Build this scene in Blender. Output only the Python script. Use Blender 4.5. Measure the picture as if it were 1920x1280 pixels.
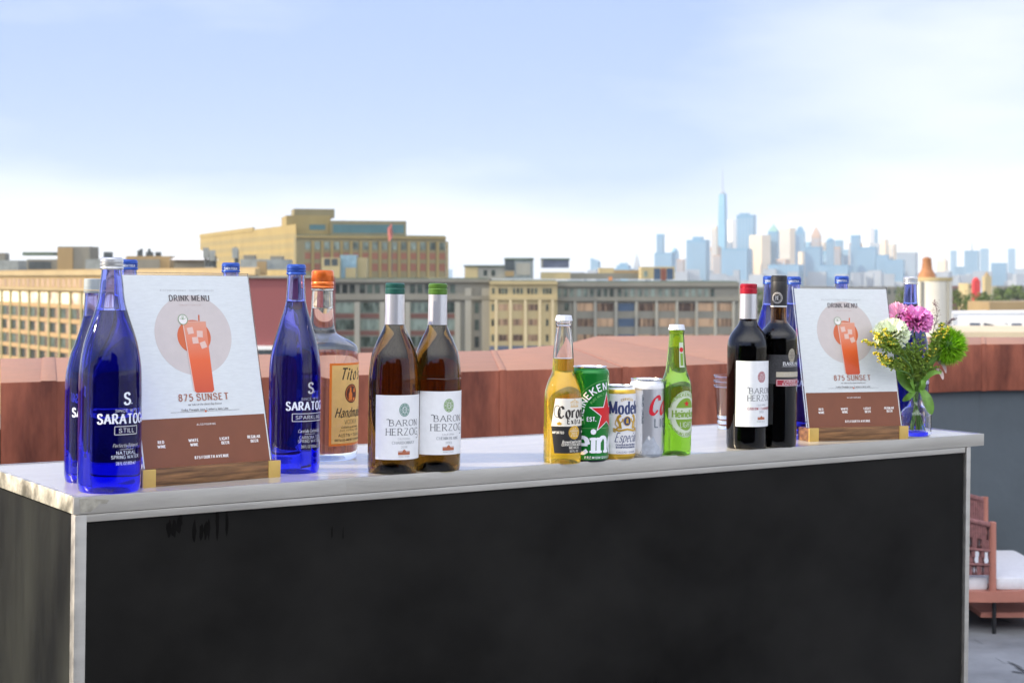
import bpy, bmesh, math, random
from math import sin, cos, tan, atan2, asin, radians, pi, sqrt, hypot
from mathutils import Vector, Matrix, Euler

for _o in list(bpy.data.objects):
    bpy.data.objects.remove(_o)
SC = bpy.context.scene
COL = SC.collection
random.seed(7)

# ------------------------------------------------------------------ camera
F = 3011.3            # focal length of the photograph in its own pixels (1920 wide)
HZ = 520.0            # row of the horizon in the photograph
ZC = 1.38             # height of the lens above the terrace
cam_d = bpy.data.cameras.new('camera')
cam = bpy.data.objects.new('camera', cam_d)
COL.objects.link(cam)
cam.location = (0, 0, ZC)
cam.rotation_euler = (pi / 2, 0, 0)
cam_d.sensor_width = 36
cam_d.lens = F / 1920 * 36
cam_d.shift_y = -(640 - HZ) / 1920
cam_d.clip_start = 0.05
cam_d.clip_end = 60000
cam_d.dof.use_dof = True
cam_d.dof.focus_distance = 2.55
cam_d.dof.aperture_fstop = 11.5
SC.camera = cam

# ------------------------------------------------------------------ sky and sun
SUN_AZ = radians(-97)     # measured from the view direction (+Y), negative = left
SUN_EL = radians(24)
world = bpy.data.worlds.new('World')
SC.world = world
world.use_nodes = True
wn, wl = world.node_tree.nodes, world.node_tree.links
wn.clear()
w_out = wn.new('ShaderNodeOutputWorld')
w_bg = wn.new('ShaderNodeBackground')
w_sky = wn.new('ShaderNodeTexSky')
w_sky.sky_type = 'NISHITA'
w_sky.sun_disc = False
w_sky.sun_elevation = SUN_EL
w_sky.sun_rotation = SUN_AZ
w_sky.air_density = 1.0
w_sky.dust_density = 1.0
w_sky.ozone_density = 3.0
w_bg.inputs['Strength'].default_value = 0.13
# thin bright cloud, thickest towards the horizon and on the right hand side
w_tc = wn.new('ShaderNodeTexCoord')
w_map = wn.new('ShaderNodeMapping'); w_map.inputs['Scale'].default_value = (2.2, 2.2, 9.0)
w_map.inputs['Location'].default_value = (3.3, 0.4, 0.6)
w_map.inputs['Rotation'].default_value = (0, radians(9), 0)
w_noise = wn.new('ShaderNodeTexNoise'); w_noise.inputs['Scale'].default_value = 1.6
w_noise.inputs['Detail'].default_value = 6; w_noise.inputs['Roughness'].default_value = 0.5
wl.new(w_tc.outputs['Generated'], w_map.inputs['Vector'])
wl.new(w_map.outputs['Vector'], w_noise.inputs['Vector'])
w_sep = wn.new('ShaderNodeSeparateXYZ'); wl.new(w_tc.outputs['Generated'], w_sep.inputs[0])
def wmath(op, a, b=None, clamp=False):
    n = wn.new('ShaderNodeMath'); n.operation = op; n.use_clamp = clamp
    for i, v in enumerate((a, b)):
        if v is None: continue
        if isinstance(v, (int, float)): n.inputs[i].default_value = v
        else: wl.new(v, n.inputs[i])
    return n.outputs[0]
def wrange(v, a, b, c, d):
    n = wn.new('ShaderNodeMapRange'); n.interpolation_type = 'SMOOTHSTEP'
    wl.new(v, n.inputs['Value'])
    for k, x in zip(('From Min', 'From Max', 'To Min', 'To Max'), (a, b, c, d)): n.inputs[k].default_value = x
    return n.outputs['Result']
hor = wrange(w_sep.outputs['Z'], 0.012, 0.082, 0.80, -0.16)       # cloud bank low over the city
rgt = wrange(w_sep.outputs['X'], 0.06, 0.32, 0.0, 0.55)          # brighter cloud to the right
lft = wrange(w_sep.outputs['X'], -0.34, -0.12, 0.16, 0.0)
cl = wmath('ADD', wmath('ADD', wmath('ADD', hor, rgt), lft), wrange(w_noise.outputs['Fac'], 0.34, 0.70, -0.12, 0.32), True)
high = wrange(w_sep.outputs['Z'], 0.2, 0.6, 0.0, 0.35)
w_mixb = wn.new('ShaderNodeMix'); w_mixb.data_type = 'RGBA'       # deeper, cooler blue between the clouds
w_mixb.inputs['Factor'].default_value = 0.95
wl.new(w_sky.outputs['Color'], w_mixb.inputs[6])
w_mixb.inputs[7].default_value = (1.80, 2.48, 5.0, 1)
w_mix = wn.new('ShaderNodeMix'); w_mix.data_type = 'RGBA'
wl.new(cl, w_mix.inputs['Factor'])
wl.new(w_mixb.outputs[2], w_mix.inputs[6])
w_mix.inputs[7].default_value = (5.0, 5.1, 5.25, 1)
# extra bright patch added to the unseen sky behind the camera as fill light
bk = wrange(w_sep.outputs['Y'], -0.75, 0.1, 1.0, 0.0)
bkz = wrange(w_sep.outputs['Z'], 0.20, 0.55, 0.0, 1.0)
w_mix2 = wn.new('ShaderNodeMix'); w_mix2.data_type = 'RGBA'
wl.new(wmath('MULTIPLY', wmath('MULTIPLY', bk, bkz), 0.75), w_mix2.inputs['Factor'])
wl.new(w_mix.outputs[2], w_mix2.inputs[6])
w_mix2.inputs[7].default_value = (17.0, 17.0, 17.2, 1)
wl.new(w_mix2.outputs[2], w_bg.inputs['Color'])
wl.new(w_bg.outputs[0], w_out.inputs['Surface'])

sun_d = bpy.data.lights.new('sun', 'SUN')
sun = bpy.data.objects.new('sun', sun_d)
COL.objects.link(sun)
sun_d.energy = 3.9
sun_d.angle = radians(0.5)
sun_d.color = (1.0, 0.85, 0.63)
_to_sun = Vector((sin(SUN_AZ) * cos(SUN_EL), cos(SUN_AZ) * cos(SUN_EL), sin(SUN_EL)))
sun.rotation_euler = _to_sun.to_track_quat('Z', 'Y').to_euler()
sun.location = (-20, 0, 20)

SC.view_settings.view_transform = 'Standard'
SC.view_settings.look = 'None'
SC.view_settings.gamma = 1.0
SC.view_settings.use_curve_mapping = False
SC.view_settings.exposure = 0.80
try:
    SC.render.engine = 'CYCLES'
    cy = SC.cycles
    cy.use_denoising = True
    cy.denoiser = 'OPENIMAGEDENOISE'
    cy.max_bounces = 14
    cy.transmission_bounces = 12
    cy.glossy_bounces = 6
    cy.diffuse_bounces = 4
    cy.transparent_max_bounces = 12
    cy.volume_bounces = 3
    cy.sample_clamp_indirect = 6
    cy.blur_glossy = 0.5
except Exception:
    pass

# ------------------------------------------------------------------ helpers
BT = 0.012                      # the roof falls gently to the right: slope of the bar top
BZ0 = 1.067                     # height of the bar top on the view axis
def at(px, py, Y):              # a pixel of the photograph at a known distance
    return Vector(((px - 960) / F * Y, Y, ZC - (py - HZ) / F * Y))
def on(px, py, z):              # a pixel of the photograph on a level plane
    Y = (ZC - z) * F / (py - HZ)
    return Vector(((px - 960) / F * Y, Y, z))
def on_bar(px, py):             # a pixel of the photograph on the bar top
    Y = (ZC - BZ0) * F / ((py - HZ) - BT * (px - 960))
    X = (px - 960) / F * Y
    return Vector((X, Y, BZ0 - BT * X))

class MB:
    def __init__(self): self.v = []; self.f = []
    def add(self, vs, fs):
        n = len(self.v); self.v += [tuple(p) for p in vs]; self.f += [tuple(i + n for i in f) for f in fs]
    def box(self, c, s, rz=0.0):
        x, y, z = s[0] / 2, s[1] / 2, s[2] / 2; cr, sr = cos(rz), sin(rz)
        vs = []
        for dz in (-z, z):
            for dx, dy in ((-x, -y), (x, -y), (x, y), (-x, y)):
                vs.append((c[0] + dx * cr - dy * sr, c[1] + dx * sr + dy * cr, c[2] + dz))
        self.add(vs, [(3, 2, 1, 0), (4, 5, 6, 7), (0, 1, 5, 4), (1, 2, 6, 5), (2, 3, 7, 6), (3, 0, 4, 7)])
    def prism(self, poly, z0, z1):
        n = len(poly)
        self.add([(x, y, z0) for x, y in poly] + [(x, y, z1) for x, y in poly],
                 [tuple(range(n))[::-1], tuple(range(n, 2 * n))] + [(i, (i + 1) % n, n + (i + 1) % n, n + i) for i in range(n)])
    def lathe(self, prof, seg=48, c=(0, 0, 0), flip=False):
        vs = []; fs = []; rings = []
        for r, z in prof:
            if r < 1e-6: rings.append([len(vs)]); vs.append((c[0], c[1], c[2] + z))
            else:
                rings.append(list(range(len(vs), len(vs) + seg)))
                vs += [(c[0] + r * cos(2 * pi * i / seg), c[1] + r * sin(2 * pi * i / seg), c[2] + z) for i in range(seg)]
        for a, b in zip(rings, rings[1:]):
            for i in range(seg):
                j = (i + 1) % seg
                if len(a) == 1 and len(b) == 1: continue
                if len(a) == 1: f = (a[0], b[j], b[i])
                elif len(b) == 1: f = (a[i], a[j], b[0])
                else: f = (a[i], a[j], b[j], b[i])
                fs.append(f[::-1] if flip else f)
        self.add(vs, fs)
    def tube(self, pts, rad, seg=8, cap=True):
        pts = [Vector(p) for p in pts]; n = len(pts)
        rads = rad if isinstance(rad, (list, tuple)) else [rad] * n
        base = len(self.v); up = Vector((0, 0, 1))
        for i, p in enumerate(pts):
            t = (pts[min(i + 1, n - 1)] - pts[max(i - 1, 0)]).normalized()
            a = t.cross(up)
            if a.length < 1e-3: a = t.cross(Vector((1, 0, 0)))
            a.normalize(); b = t.cross(a)
            for k in range(seg):
                q = p + (a * cos(2 * pi * k / seg) + b * sin(2 * pi * k / seg)) * rads[i]
                self.v.append(tuple(q))
        for i in range(n - 1):
            for k in range(seg):
                l = (k + 1) % seg
                self.f.append((base + i * seg + k, base + i * seg + l, base + (i + 1) * seg + l, base + (i + 1) * seg + k))
        if cap:
            self.f.append(tuple(base + k for k in range(seg))[::-1])
            self.f.append(tuple(base + (n - 1) * seg + k for k in range(seg)))
    def build(self, name, m, parent=None, smooth=None, bevel=0.0):
        me = bpy.data.meshes.new(name)
        me.from_pydata(self.v, [], self.f); me.update()
        bm = bmesh.new(); bm.from_mesh(me)
        if bevel:
            bmesh.ops.bevel(bm, geom=[e for e in bm.edges], offset=bevel, segments=2, affect='EDGES', profile=0.6)
            if smooth is None: smooth = 50
        bm.to_mesh(me); bm.free()
        if smooth is not None:
            for p in me.polygons: p.use_smooth = True
            me.set_sharp_from_angle(angle=radians(smooth))
        if m: me.materials.append(m)
        o = bpy.data.objects.new(name, me); COL.objects.link(o)
        if parent: o.parent = parent
        return o
def tag(o, label=None, cat=None, group=None, kind=None):
    if label: o['label'] = label
    if cat: o['category'] = cat
    if group: o['group'] = group
    if kind: o['kind'] = kind
    return o
def thing(name, label, cat, loc=(0, 0, 0), rot=(0, 0, 0), group=None):
    o = bpy.data.objects.new(name, None); COL.objects.link(o)
    o.empty_display_size = 0.1; o.location = loc; o.rotation_euler = rot
    return tag(o, label, cat, group)
def copy_tree(o, parent=None):
    c = o.copy(); COL.objects.link(c)
    if parent: c.parent = parent
    for ch in list(o.children): copy_tree(ch, c)
    return c
def spline(pts, n=6, closed=False):
    out = []; N = len(pts)
    rng = N if closed else N - 1
    for i in range(rng):
        if closed: p0, p1, p2, p3 = (pts[(i + k - 1) % N] for k in range(4))
        else: p0, p1, p2, p3 = pts[max(i - 1, 0)], pts[i], pts[i + 1], pts[min(i + 2, N - 1)]
        for k in range(n):
            t = k / n
            out.append(tuple(0.5 * (2 * b + (c - a) * t + (2 * a - 5 * b + 4 * c - d) * t * t + (3 * b - a - 3 * c + d) * t ** 3)
                             for a, b, c, d in zip(p0, p1, p2, p3)))
    if not closed: out.append(tuple(pts[-1]))
    return out

# ------------------------------------------------------------------ materials
def mat(name, col, rough=0.5, metal=0.0, var=0.12, scale=8.0, bump=0.0, bscale=None, coat=0.0, spec=0.5, stretch=None, col2=None, trans=0.0, ior=1.5, sheen=0.0, sss=0.0, rvar=0.0, rnd=0.0):
    m = bpy.data.materials.new(name); m.use_nodes = True
    n, l = m.node_tree.nodes, m.node_tree.links
    p = n['Principled BSDF']
    c = tuple(col) + (1,)
    p.inputs['Roughness'].default_value = rough; p.inputs['Metallic'].default_value = metal
    p.inputs['Coat Weight'].default_value = coat; p.inputs['Coat Roughness'].default_value = 0.05
    p.inputs['Specular IOR Level'].default_value = spec
    p.inputs['Transmission Weight'].default_value = trans; p.inputs['IOR'].default_value = ior
    p.inputs['Sheen Weight'].default_value = sheen
    if sss:
        p.inputs['Subsurface Weight'].default_value = sss; p.inputs['Subsurface Radius'].default_value = (0.004, 0.004, 0.002)
    if var or col2 or bump or rvar:
        tc = n.new('ShaderNodeTexCoord'); mp = n.new('ShaderNodeMapping')
        l.new(tc.outputs['Object'], mp.inputs['Vector'])
        if stretch: mp.inputs['Scale'].default_value = stretch
        nz = n.new('ShaderNodeTexNoise'); nz.inputs['Scale'].default_value = scale
        nz.inputs['Detail'].default_value = 5; nz.inputs['Roughness'].default_value = 0.6
        l.new(mp.outputs['Vector'], nz.inputs['Vector'])
        cr = n.new('ShaderNodeValToRGB')
        a = c if not col2 else c
        b = tuple(col2) + (1,) if col2 else c
        k = var
        cr.color_ramp.elements[0].position = 0.32; cr.color_ramp.elements[1].position = 0.68
        cr.color_ramp.elements[0].color = tuple(max(0, x * (1 - k)) for x in a[:3]) + (1,)
        cr.color_ramp.elements[1].color = tuple(min(1, x * (1 + k)) for x in b[:3]) + (1,)
        if rnd:      # every copy of a window gets its own shade and its own pattern
            oi = n.new('ShaderNodeObjectInfo'); m1 = n.new('ShaderNodeMath'); m1.operation = 'MULTIPLY_ADD'; m2 = n.new('ShaderNodeVectorMath'); m2.operation = 'ADD'
            l.new(oi.outputs['Random'], m1.inputs[0]); m1.inputs[1].default_value = rnd; m1.inputs[2].default_value = -rnd / 2
            m3 = n.new('ShaderNodeMath'); m3.operation = 'ADD'; l.new(nz.outputs['Fac'], m3.inputs[0]); l.new(m1.outputs[0], m3.inputs[1])
            sc_ = n.new('ShaderNodeMath'); sc_.operation = 'MULTIPLY'; sc_.inputs[1].default_value = 91.0; l.new(oi.outputs['Random'], sc_.inputs[0])
            l.new(mp.outputs['Vector'], m2.inputs[0]); l.new(sc_.outputs[0], m2.inputs[1]); l.new(m2.outputs[0], nz.inputs['Vector'])
            l.new(m3.outputs[0], cr.inputs['Fac'])
        else: l.new(nz.outputs['Fac'], cr.inputs['Fac'])
        l.new(cr.outputs['Color'], p.inputs['Base Color'])
        if rvar:
            mr = n.new('ShaderNodeMapRange'); l.new(nz.outputs['Fac'], mr.inputs['Value'])
            mr.inputs['From Min'].default_value = 0.3; mr.inputs['From Max'].default_value = 0.7
            mr.inputs['To Min'].default_value = max(0.02, rough - rvar); mr.inputs['To Max'].default_value = min(1, rough + rvar)
            l.new(mr.outputs['Result'], p.inputs['Roughness'])
        if bump:
            nb = n.new('ShaderNodeTexNoise'); nb.inputs['Scale'].default_value = bscale or scale * 4; nb.inputs['Detail'].default_value = 4
            l.new(mp.outputs['Vector'], nb.inputs['Vector'])
            bp = n.new('ShaderNodeBump'); bp.inputs['Strength'].default_value = bump; bp.inputs['Distance'].default_value = 0.01
            l.new(nb.outputs['Fac'], bp.inputs['Height']); l.new(bp.outputs['Normal'], p.inputs['Normal'])
    else:
        p.inputs['Base Color'].default_value = c
    return m
def glass(name, ior=1.4, absorb=None, dens=0.0, rough=0.0, tint=(1, 1, 1), trans=1.0):
    m = bpy.data.materials.new(name); m.use_nodes = True
    n, l = m.node_tree.nodes, m.node_tree.links
    p = n['Principled BSDF']
    p.inputs['Base Color'].default_value = tuple(tint) + (1,)
    p.inputs['Transmission Weight'].default_value = 1.0
    p.inputs['IOR'].default_value = ior; p.inputs['Roughness'].default_value = rough
    p.inputs['Transmission Weight'].default_value = trans
    p.inputs['Coat Weight'].default_value = 0.35; p.inputs['Coat Roughness'].default_value = 0.01; p.inputs['Coat IOR'].default_value = 1.55
    if absorb:
        v = n.new('ShaderNodeVolumeAbsorption')
        v.inputs['Color'].default_value = tuple(absorb) + (1,); v.inputs['Density'].default_value = dens
        l.new(v.outputs[0], n['Material Output'].inputs['Volume'])
    return m
# ------------------------------------------------------------------ lettering: pen strokes, drawn glyph by glyph
# s = straight pen stroke, c = curved pen stroke; cap height 1, x-height .66
_G = {
'A':'s0,0 .38,1|s.38,1 .76,0|s.14,.36 .62,.36','B':'s.1,0 .1,1|c.1,1 .4,1 .56,.88 .56,.66 .4,.53 .1,.53|c.1,.53 .45,.53 .64,.4 .64,.14 .45,0 .1,0',
'C':'c.66,.78 .56,.94 .38,1 .14,.87 .04,.5 .14,.13 .38,0 .56,.05 .68,.22','D':'s.1,0 .1,1|c.1,1 .35,1 .6,.86 .7,.5 .6,.14 .35,0 .1,0',
'E':'s.1,0 .1,1|s.1,.98 .56,.98|s.1,.52 .48,.52|s.1,.02 .6,.02','F':'s.1,0 .1,1|s.1,.98 .56,.98|s.1,.5 .48,.5',
'G':'c.66,.8 .56,.95 .38,1 .14,.87 .04,.5 .14,.13 .38,0 .56,.04 .68,.14|s.68,.12 .68,.44|s.46,.44 .74,.44','H':'s.1,0 .1,1|s.66,0 .66,1|s.1,.52 .66,.52',
'I':'s.1,0 .1,1','J':'s.36,1 .36,.25|c.36,.25 .3,.05 .14,0 .02,.12','K':'s.1,0 .1,1|s.1,.4 .62,1|s.26,.58 .7,0','L':'s.1,0 .1,1|s.1,.02 .58,.02',
'M':'s.08,0 .08,1|s.08,1 .45,.08|s.45,.08 .82,1|s.82,1 .82,0','N':'s.1,0 .1,1|s.1,1 .64,0|s.64,0 .64,1','O':'o.4,1 .13,.87 .04,.5 .13,.13 .4,0 .67,.13 .76,.5 .67,.87',
'P':'s.1,0 .1,1|c.1,1 .4,1 .6,.88 .6,.62 .4,.48 .1,.48','Q':'o.4,1 .13,.87 .04,.5 .13,.13 .4,0 .67,.13 .76,.5 .67,.87|s.42,.22 .8,-.16','R':'s.1,0 .1,1|c.1,1 .4,1 .58,.88 .58,.64 .4,.5 .1,.5|s.32,.5 .7,0',
'S':'c.56,.8 .46,.96 .3,1 .12,.93 .07,.76 .15,.6 .32,.52 .52,.42 .6,.24 .5,.06 .3,0 .12,.05 .04,.22','T':'s.34,0 .34,1|s0,.98 .68,.98','U':'s.1,1 .1,.3|c.1,.3 .16,.07 .38,0 .6,.07 .66,.3|s.66,.3 .66,1',
'V':'s0,1 .36,0|s.36,0 .72,1','W':'s0,1 .26,0|s.26,0 .5,.9|s.5,.9 .74,0|s.74,0 1,1','X':'s.04,0 .66,1|s.04,1 .66,0','Y':'s0,1 .34,.46|s.34,.46 .68,1|s.34,0 .34,.46','Z':'s.04,.98 .6,.98|s.6,.98 .04,.02|s.04,.02 .62,.02',
'a':'c.08,.53 .2,.66 .36,.63 .44,.48|s.44,.5 .44,0|c.44,.38 .2,.38 .06,.25 .07,.08 .2,0 .34,.06 .44,.18','b':'s.08,0 .08,1|c.08,.5 .25,.66 .45,.57 .52,.33 .45,.08 .25,0 .08,.14','c':'c.46,.54 .3,.66 .12,.56 .05,.33 .12,.1 .3,0 .46,.12',
'd':'s.48,0 .48,1|c.48,.5 .3,.66 .12,.57 .05,.33 .12,.08 .3,0 .48,.14','e':'s.06,.36 .5,.36|c.5,.36 .44,.58 .28,.66 .12,.57 .05,.33 .12,.1 .3,0 .48,.12','f':'c.4,.94 .3,1 .2,.9 .18,.7|s.18,.7 .18,0|s.04,.63 .36,.63',
'g':'c.48,.5 .3,.66 .12,.57 .05,.33 .12,.08 .3,0 .48,.14|s.48,.64 .48,-.1|c.48,-.1 .4,-.28 .2,-.28 .06,-.18','h':'s.08,0 .08,1|c.08,.46 .25,.66 .42,.6 .46,.42|s.46,.42 .46,0','i':'s.1,0 .1,.66|d.1,.9','j':'s.14,.66 .14,-.1|c.14,-.1 .08,-.26 -.06,-.24|d.14,.9',
'k':'s.08,0 .08,1|s.08,.28 .42,.66|s.22,.42 .5,0','l':'s.1,0 .1,1','m':'s.08,0 .08,.66|c.08,.46 .22,.66 .36,.6 .4,.42|s.4,.42 .4,0|c.4,.46 .54,.66 .68,.6 .72,.42|s.72,.42 .72,0','n':'s.08,0 .08,.66|c.08,.46 .25,.66 .42,.6 .46,.42|s.46,.42 .46,0',
'o':'o.29,.66 .12,.57 .05,.33 .12,.09 .29,0 .46,.09 .53,.33 .46,.57','p':'s.08,-.28 .08,.66|c.08,.5 .25,.66 .45,.57 .52,.33 .45,.08 .25,0 .08,.14','q':'s.48,-.28 .48,.66|c.48,.5 .3,.66 .12,.57 .05,.33 .12,.08 .3,0 .48,.14','r':'s.08,0 .08,.66|c.08,.4 .16,.58 .28,.66 .38,.6',
's':'c.38,.54 .26,.66 .12,.62 .08,.48 .22,.36 .38,.24 .38,.08 .22,0 .06,.1','t':'s.18,.9 .18,.15|c.18,.15 .22,0 .32,0 .38,.06|s.04,.64 .36,.64','u':'c.08,.66 .08,.2 .2,0 .36,.06 .46,.2|s.46,.66 .46,0','v':'s0,.66 .24,0|s.24,0 .48,.66','w':'s0,.66 .18,0|s.18,0 .35,.6|s.35,.6 .52,0|s.52,0 .7,.66',
'x':'s.02,0 .46,.66|s.02,.66 .46,0','y':'s0,.66 .24,0|c.48,.66 .24,0 .12,-.26 .0,-.26','z':'s.04,.64 .42,.64|s.42,.64 .04,.02|s.04,.02 .44,.02',
'0':'o.3,1 .1,.85 .04,.5 .1,.15 .3,0 .5,.15 .56,.5 .5,.85','1':'s.1,.84 .26,1|s.26,1 .26,0','2':'c.06,.76 .16,.96 .34,1 .5,.88 .5,.66 .3,.36 .05,.02|s.05,.03 .54,.03','3':'c.06,.85 .25,1 .48,.88 .46,.64 .24,.54|c.24,.54 .5,.46 .54,.2 .38,.02 .18,0 .04,.14',
'4':'s.44,0 .44,1|s.44,1 .02,.3|s.02,.3 .6,.3','5':'s.5,.98 .12,.98|s.12,.98 .1,.54|c.1,.54 .32,.62 .52,.48 .52,.18 .32,0 .14,.02 .04,.12','6':'c.5,.9 .34,1 .14,.84 .05,.4 .14,.06 .32,0 .5,.12 .52,.38 .34,.56 .14,.5 .06,.32','7':'s.04,.98 .54,.98|s.54,.98 .2,0',
'8':'o.3,1 .12,.9 .12,.64 .3,.54 .48,.64 .48,.9|o.3,.54 .1,.42 .08,.14 .3,0 .52,.14 .5,.42','9':'c.1,.1 .26,0 .46,.16 .55,.6 .46,.94 .28,1 .1,.88 .08,.62 .26,.44 .46,.5 .54,.68',
'.':'d.08,.06','-':'s.04,.4 .34,.4','_':'s.04,.42 .74,.42',"'":'s.08,1 .05,.74','(':'c.24,1.08 .08,.7 .08,.3 .24,-.1',')':'c.06,1.08 .22,.7 .22,.3 .06,-.1',',':'s.1,.08 .04,-.16','&':'c.66,.0 .2,.66 .2,.9 .36,1 .46,.86 .3,.6 .08,.36 .08,.1 .28,0 .5,.1 .64,.44','*':'s.2,.9 .2,.4|s0,.76 .4,.54|s0,.54 .4,.76',
}
def _parse(g):
    out = []
    for st in g.split('|'):
        k = st[0]; pts = [tuple(float(a) for a in p.split(',')) for p in st[1:].split()]
        if k == 'c': pts = spline(pts, 5)
        if k == 'o': pts = spline(pts, 4, True); pts.append(pts[0])
        out.append((k, pts))
    return out
GL = {k: _parse(v) for k, v in _G.items()}
#          thick thin nib  slant serif
ST = {'serif': (.15, .055, 8, 0, True), 'bold': (.22, .135, 4, 0, True), 'light': (.11, .045, 14, 0, True), 'sans': (.12, .11, 0, 0, False), 'sansb': (.19, .16, 0, 0, False),
      'thin': (.07, .06, 0, 0, False), 'ital': (.13, .05, 25, .22, False), 'script': (.17, .05, 38, .30, False), 'black': (.24, .05, 40, .02, False), 'heavy': (.30, .16, 5, 0, True), 'slab': (.2, .13, 0, 0, True)}
def text_width(s, sp=.14, pad=0.0):
    w = 0
    for ch in s:
        if ch == ' ': w += .34; continue
        xs = [p[0] for k, pts in GL[ch] for p in pts]; w += max(xs) - min(xs) + sp + .06 + pad
    return w - sp
class Ink:
    """collects pen strokes and filled shapes in (u, v) metres and lays them on a surface through mp(u, v, lift)"""
    def __init__(self, mp, lift=0.0, step=0.0016): self.mb = MB(); self.mp = mp; self.n = 0; self.lift = lift; self.step = step
    def _l(self): self.n += 1; return self.lift + 0.000012 * (self.n % 10)
    def ribbon(self, pts, wfun):
        # resample long pieces so they follow a curved surface
        P = [pts[0]]
        for a, b in zip(pts, pts[1:]):
            d = hypot(b[0] - a[0], b[1] - a[1]); k = max(1, int(d / self.step))
            for i in range(1, k + 1): P.append((a[0] + (b[0] - a[0]) * i / k, a[1] + (b[1] - a[1]) * i / k))
        if len(P) < 2: return
        vs = []; lf = self._l(); n = len(P)
        closed = hypot(P[0][0] - P[-1][0], P[0][1] - P[-1][1]) < 1e-9
        for i, p in enumerate(P):
            a = P[i - 1] if i else (P[-2] if closed else p)
            b = P[i + 1] if i < n - 1 else (P[1] if closed else p)
            th = atan2(b[1] - a[1], b[0] - a[0]); w = wfun(th) / 2
            nx, ny = -sin(th) * w, cos(th) * w
            vs += [self.mp(p[0] + nx, p[1] + ny, lf), self.mp(p[0] - nx, p[1] - ny, lf)]
        self.mb.add(vs, [(2 * i, 2 * i + 1, 2 * i + 3, 2 * i + 2) for i in range(n - 1)])
    def line(self, pts, w): self.ribbon(pts, lambda t: w)
    def ring(self, cx, cy, rx, ry, w, n=40): self.line([(cx + rx * cos(2 * pi * i / n), cy + ry * sin(2 * pi * i / n)) for i in range(n)] + [(cx + rx, cy)], w)
    def rect(self, cx, cy, w, h, t):
        x, y = w / 2, h / 2
        self.line([(cx - x, cy + y), (cx + x, cy + y)], t); self.line([(cx - x, cy - y), (cx + x, cy - y)], t)
        self.line([(cx - x, cy - y), (cx - x, cy + y)], t); self.line([(cx + x, cy - y), (cx + x, cy + y)], t)
    def fill(self, pts):          # star-shaped about its centroid
        cx = sum(p[0] for p in pts) / len(pts); cy = sum(p[1] for p in pts) / len(pts)
        R = max(hypot(p[0] - cx, p[1] - cy) for p in pts); k = max(1, min(12, int(R / max(self.step * 2, 1e-6))))
        P = []
        for a, b in zip(pts, pts[1:] + pts[:1]):
            d = hypot(b[0] - a[0], b[1] - a[1]); q = max(1, int(d / (self.step * 2)))
            P += [(a[0] + (b[0] - a[0]) * i / q, a[1] + (b[1] - a[1]) * i / q) for i in range(q)]
        lf = self._l(); n = len(P); vs = [self.mp(cx, cy, lf)]; fs = []
        for j in range(1, k + 1): vs += [self.mp(cx + (p[0] - cx) * j / k, cy + (p[1] - cy) * j / k, lf) for p in P]
        for i in range(n):
            i2 = (i + 1) % n; fs.append((0, 1 + i, 1 + i2))
            for j in range(k - 1): fs.append((1 + j * n + i, 1 + (j + 1) * n + i, 1 + (j + 1) * n + i2, 1 + j * n + i2))
        self.mb.add(vs, fs)
    def disc(self, cx, cy, rx, ry=None, n=28):
        ry = ry or rx; self.fill([(cx + rx * cos(2 * pi * i / n), cy + ry * sin(2 * pi * i / n)) for i in range(n)])
    def star(self, cx, cy, r, inner=.40):
        self.fill([(cx + (r if i % 2 == 0 else r * inner) * sin(pi * i / 5), cy + (r if i % 2 == 0 else r * inner) * cos(pi * i / 5)) for i in range(10)])
    def text(self, s, cx, cy, h, style='serif', width=None, sp=.14, arc=None, weight=1.0, align=0, rot=0.0):
        """one line centred on (cx, cy), cap height h; arc=(radius) bends it round a point below (or above, if negative)"""
        thick, thin, nib, slant, serif = ST[style]; thick *= weight; thin *= weight; nib = radians(nib)
        pad = thick * .55; W = text_width(s, sp, pad); sx = (width / W) if width else h
        x0 = 0.0 if align < 0 else -W / 2
        x = x0
        def place(gx, gy):
            u = gx * sx + slant * gy * h; v = (gy - .5) * h
            if arc is None: return (cx + u, cy + v)
            a = u / arc + rot; r = arc + v
            return (cx + r * sin(a), cy + r * cos(a) - 0)
        wf = lambda th: h * (thin + (thick - thin) * abs(sin(th - nib)))
        for ch in s:
            if ch == ' ': x += .34; continue
            g = GL[ch]; xs = [p[0] for k, pts in g for p in pts]; ox = x - min(xs) + .03 + pad / 2
            ends = {}
            for k, pts in g:
                if k == 's':
                    for e in (pts[0], pts[-1]): ends[e] = ends.get(e, 0) + 1
            for k, pts in g:
                if k == 'd':
                    p = place(ox + pts[0][0], pts[0][1]); r = max(thick, .13) * h * .62
                    self.fill([(p[0] + r * cos(2 * pi * i / 8), p[1] + r * sin(2 * pi * i / 8)) for i in range(8)]); continue
                self.ribbon([place(ox + p[0], p[1]) for p in pts], wf)
                if serif and k == 's':
                    for e, o in ((pts[0], pts[-1]), (pts[-1], pts[0])):
                        vert = abs(e[0] - o[0]) < .03
                        if abs(e[1] - o[1]) < .3: continue
                        if not (min(abs(e[1]), abs(e[1] - 1), abs(e[1] - .66)) < .01): continue
                        if vert or ends[e] < 2:
                            sw = .085 + thick * .35; inw = thin * .5 * (1 if e[1] < .3 else -1)
                            self.line([place(ox + e[0] - sw, e[1] + inw), place(ox + e[0] + sw, e[1] + inw)], h * max(min(thin, .09), .05) * 1.0)
            x += max(xs) - min(xs) + sp + .06 + pad
    def build(self, name, m, parent): return self.mb.build(name, m, parent)
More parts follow.
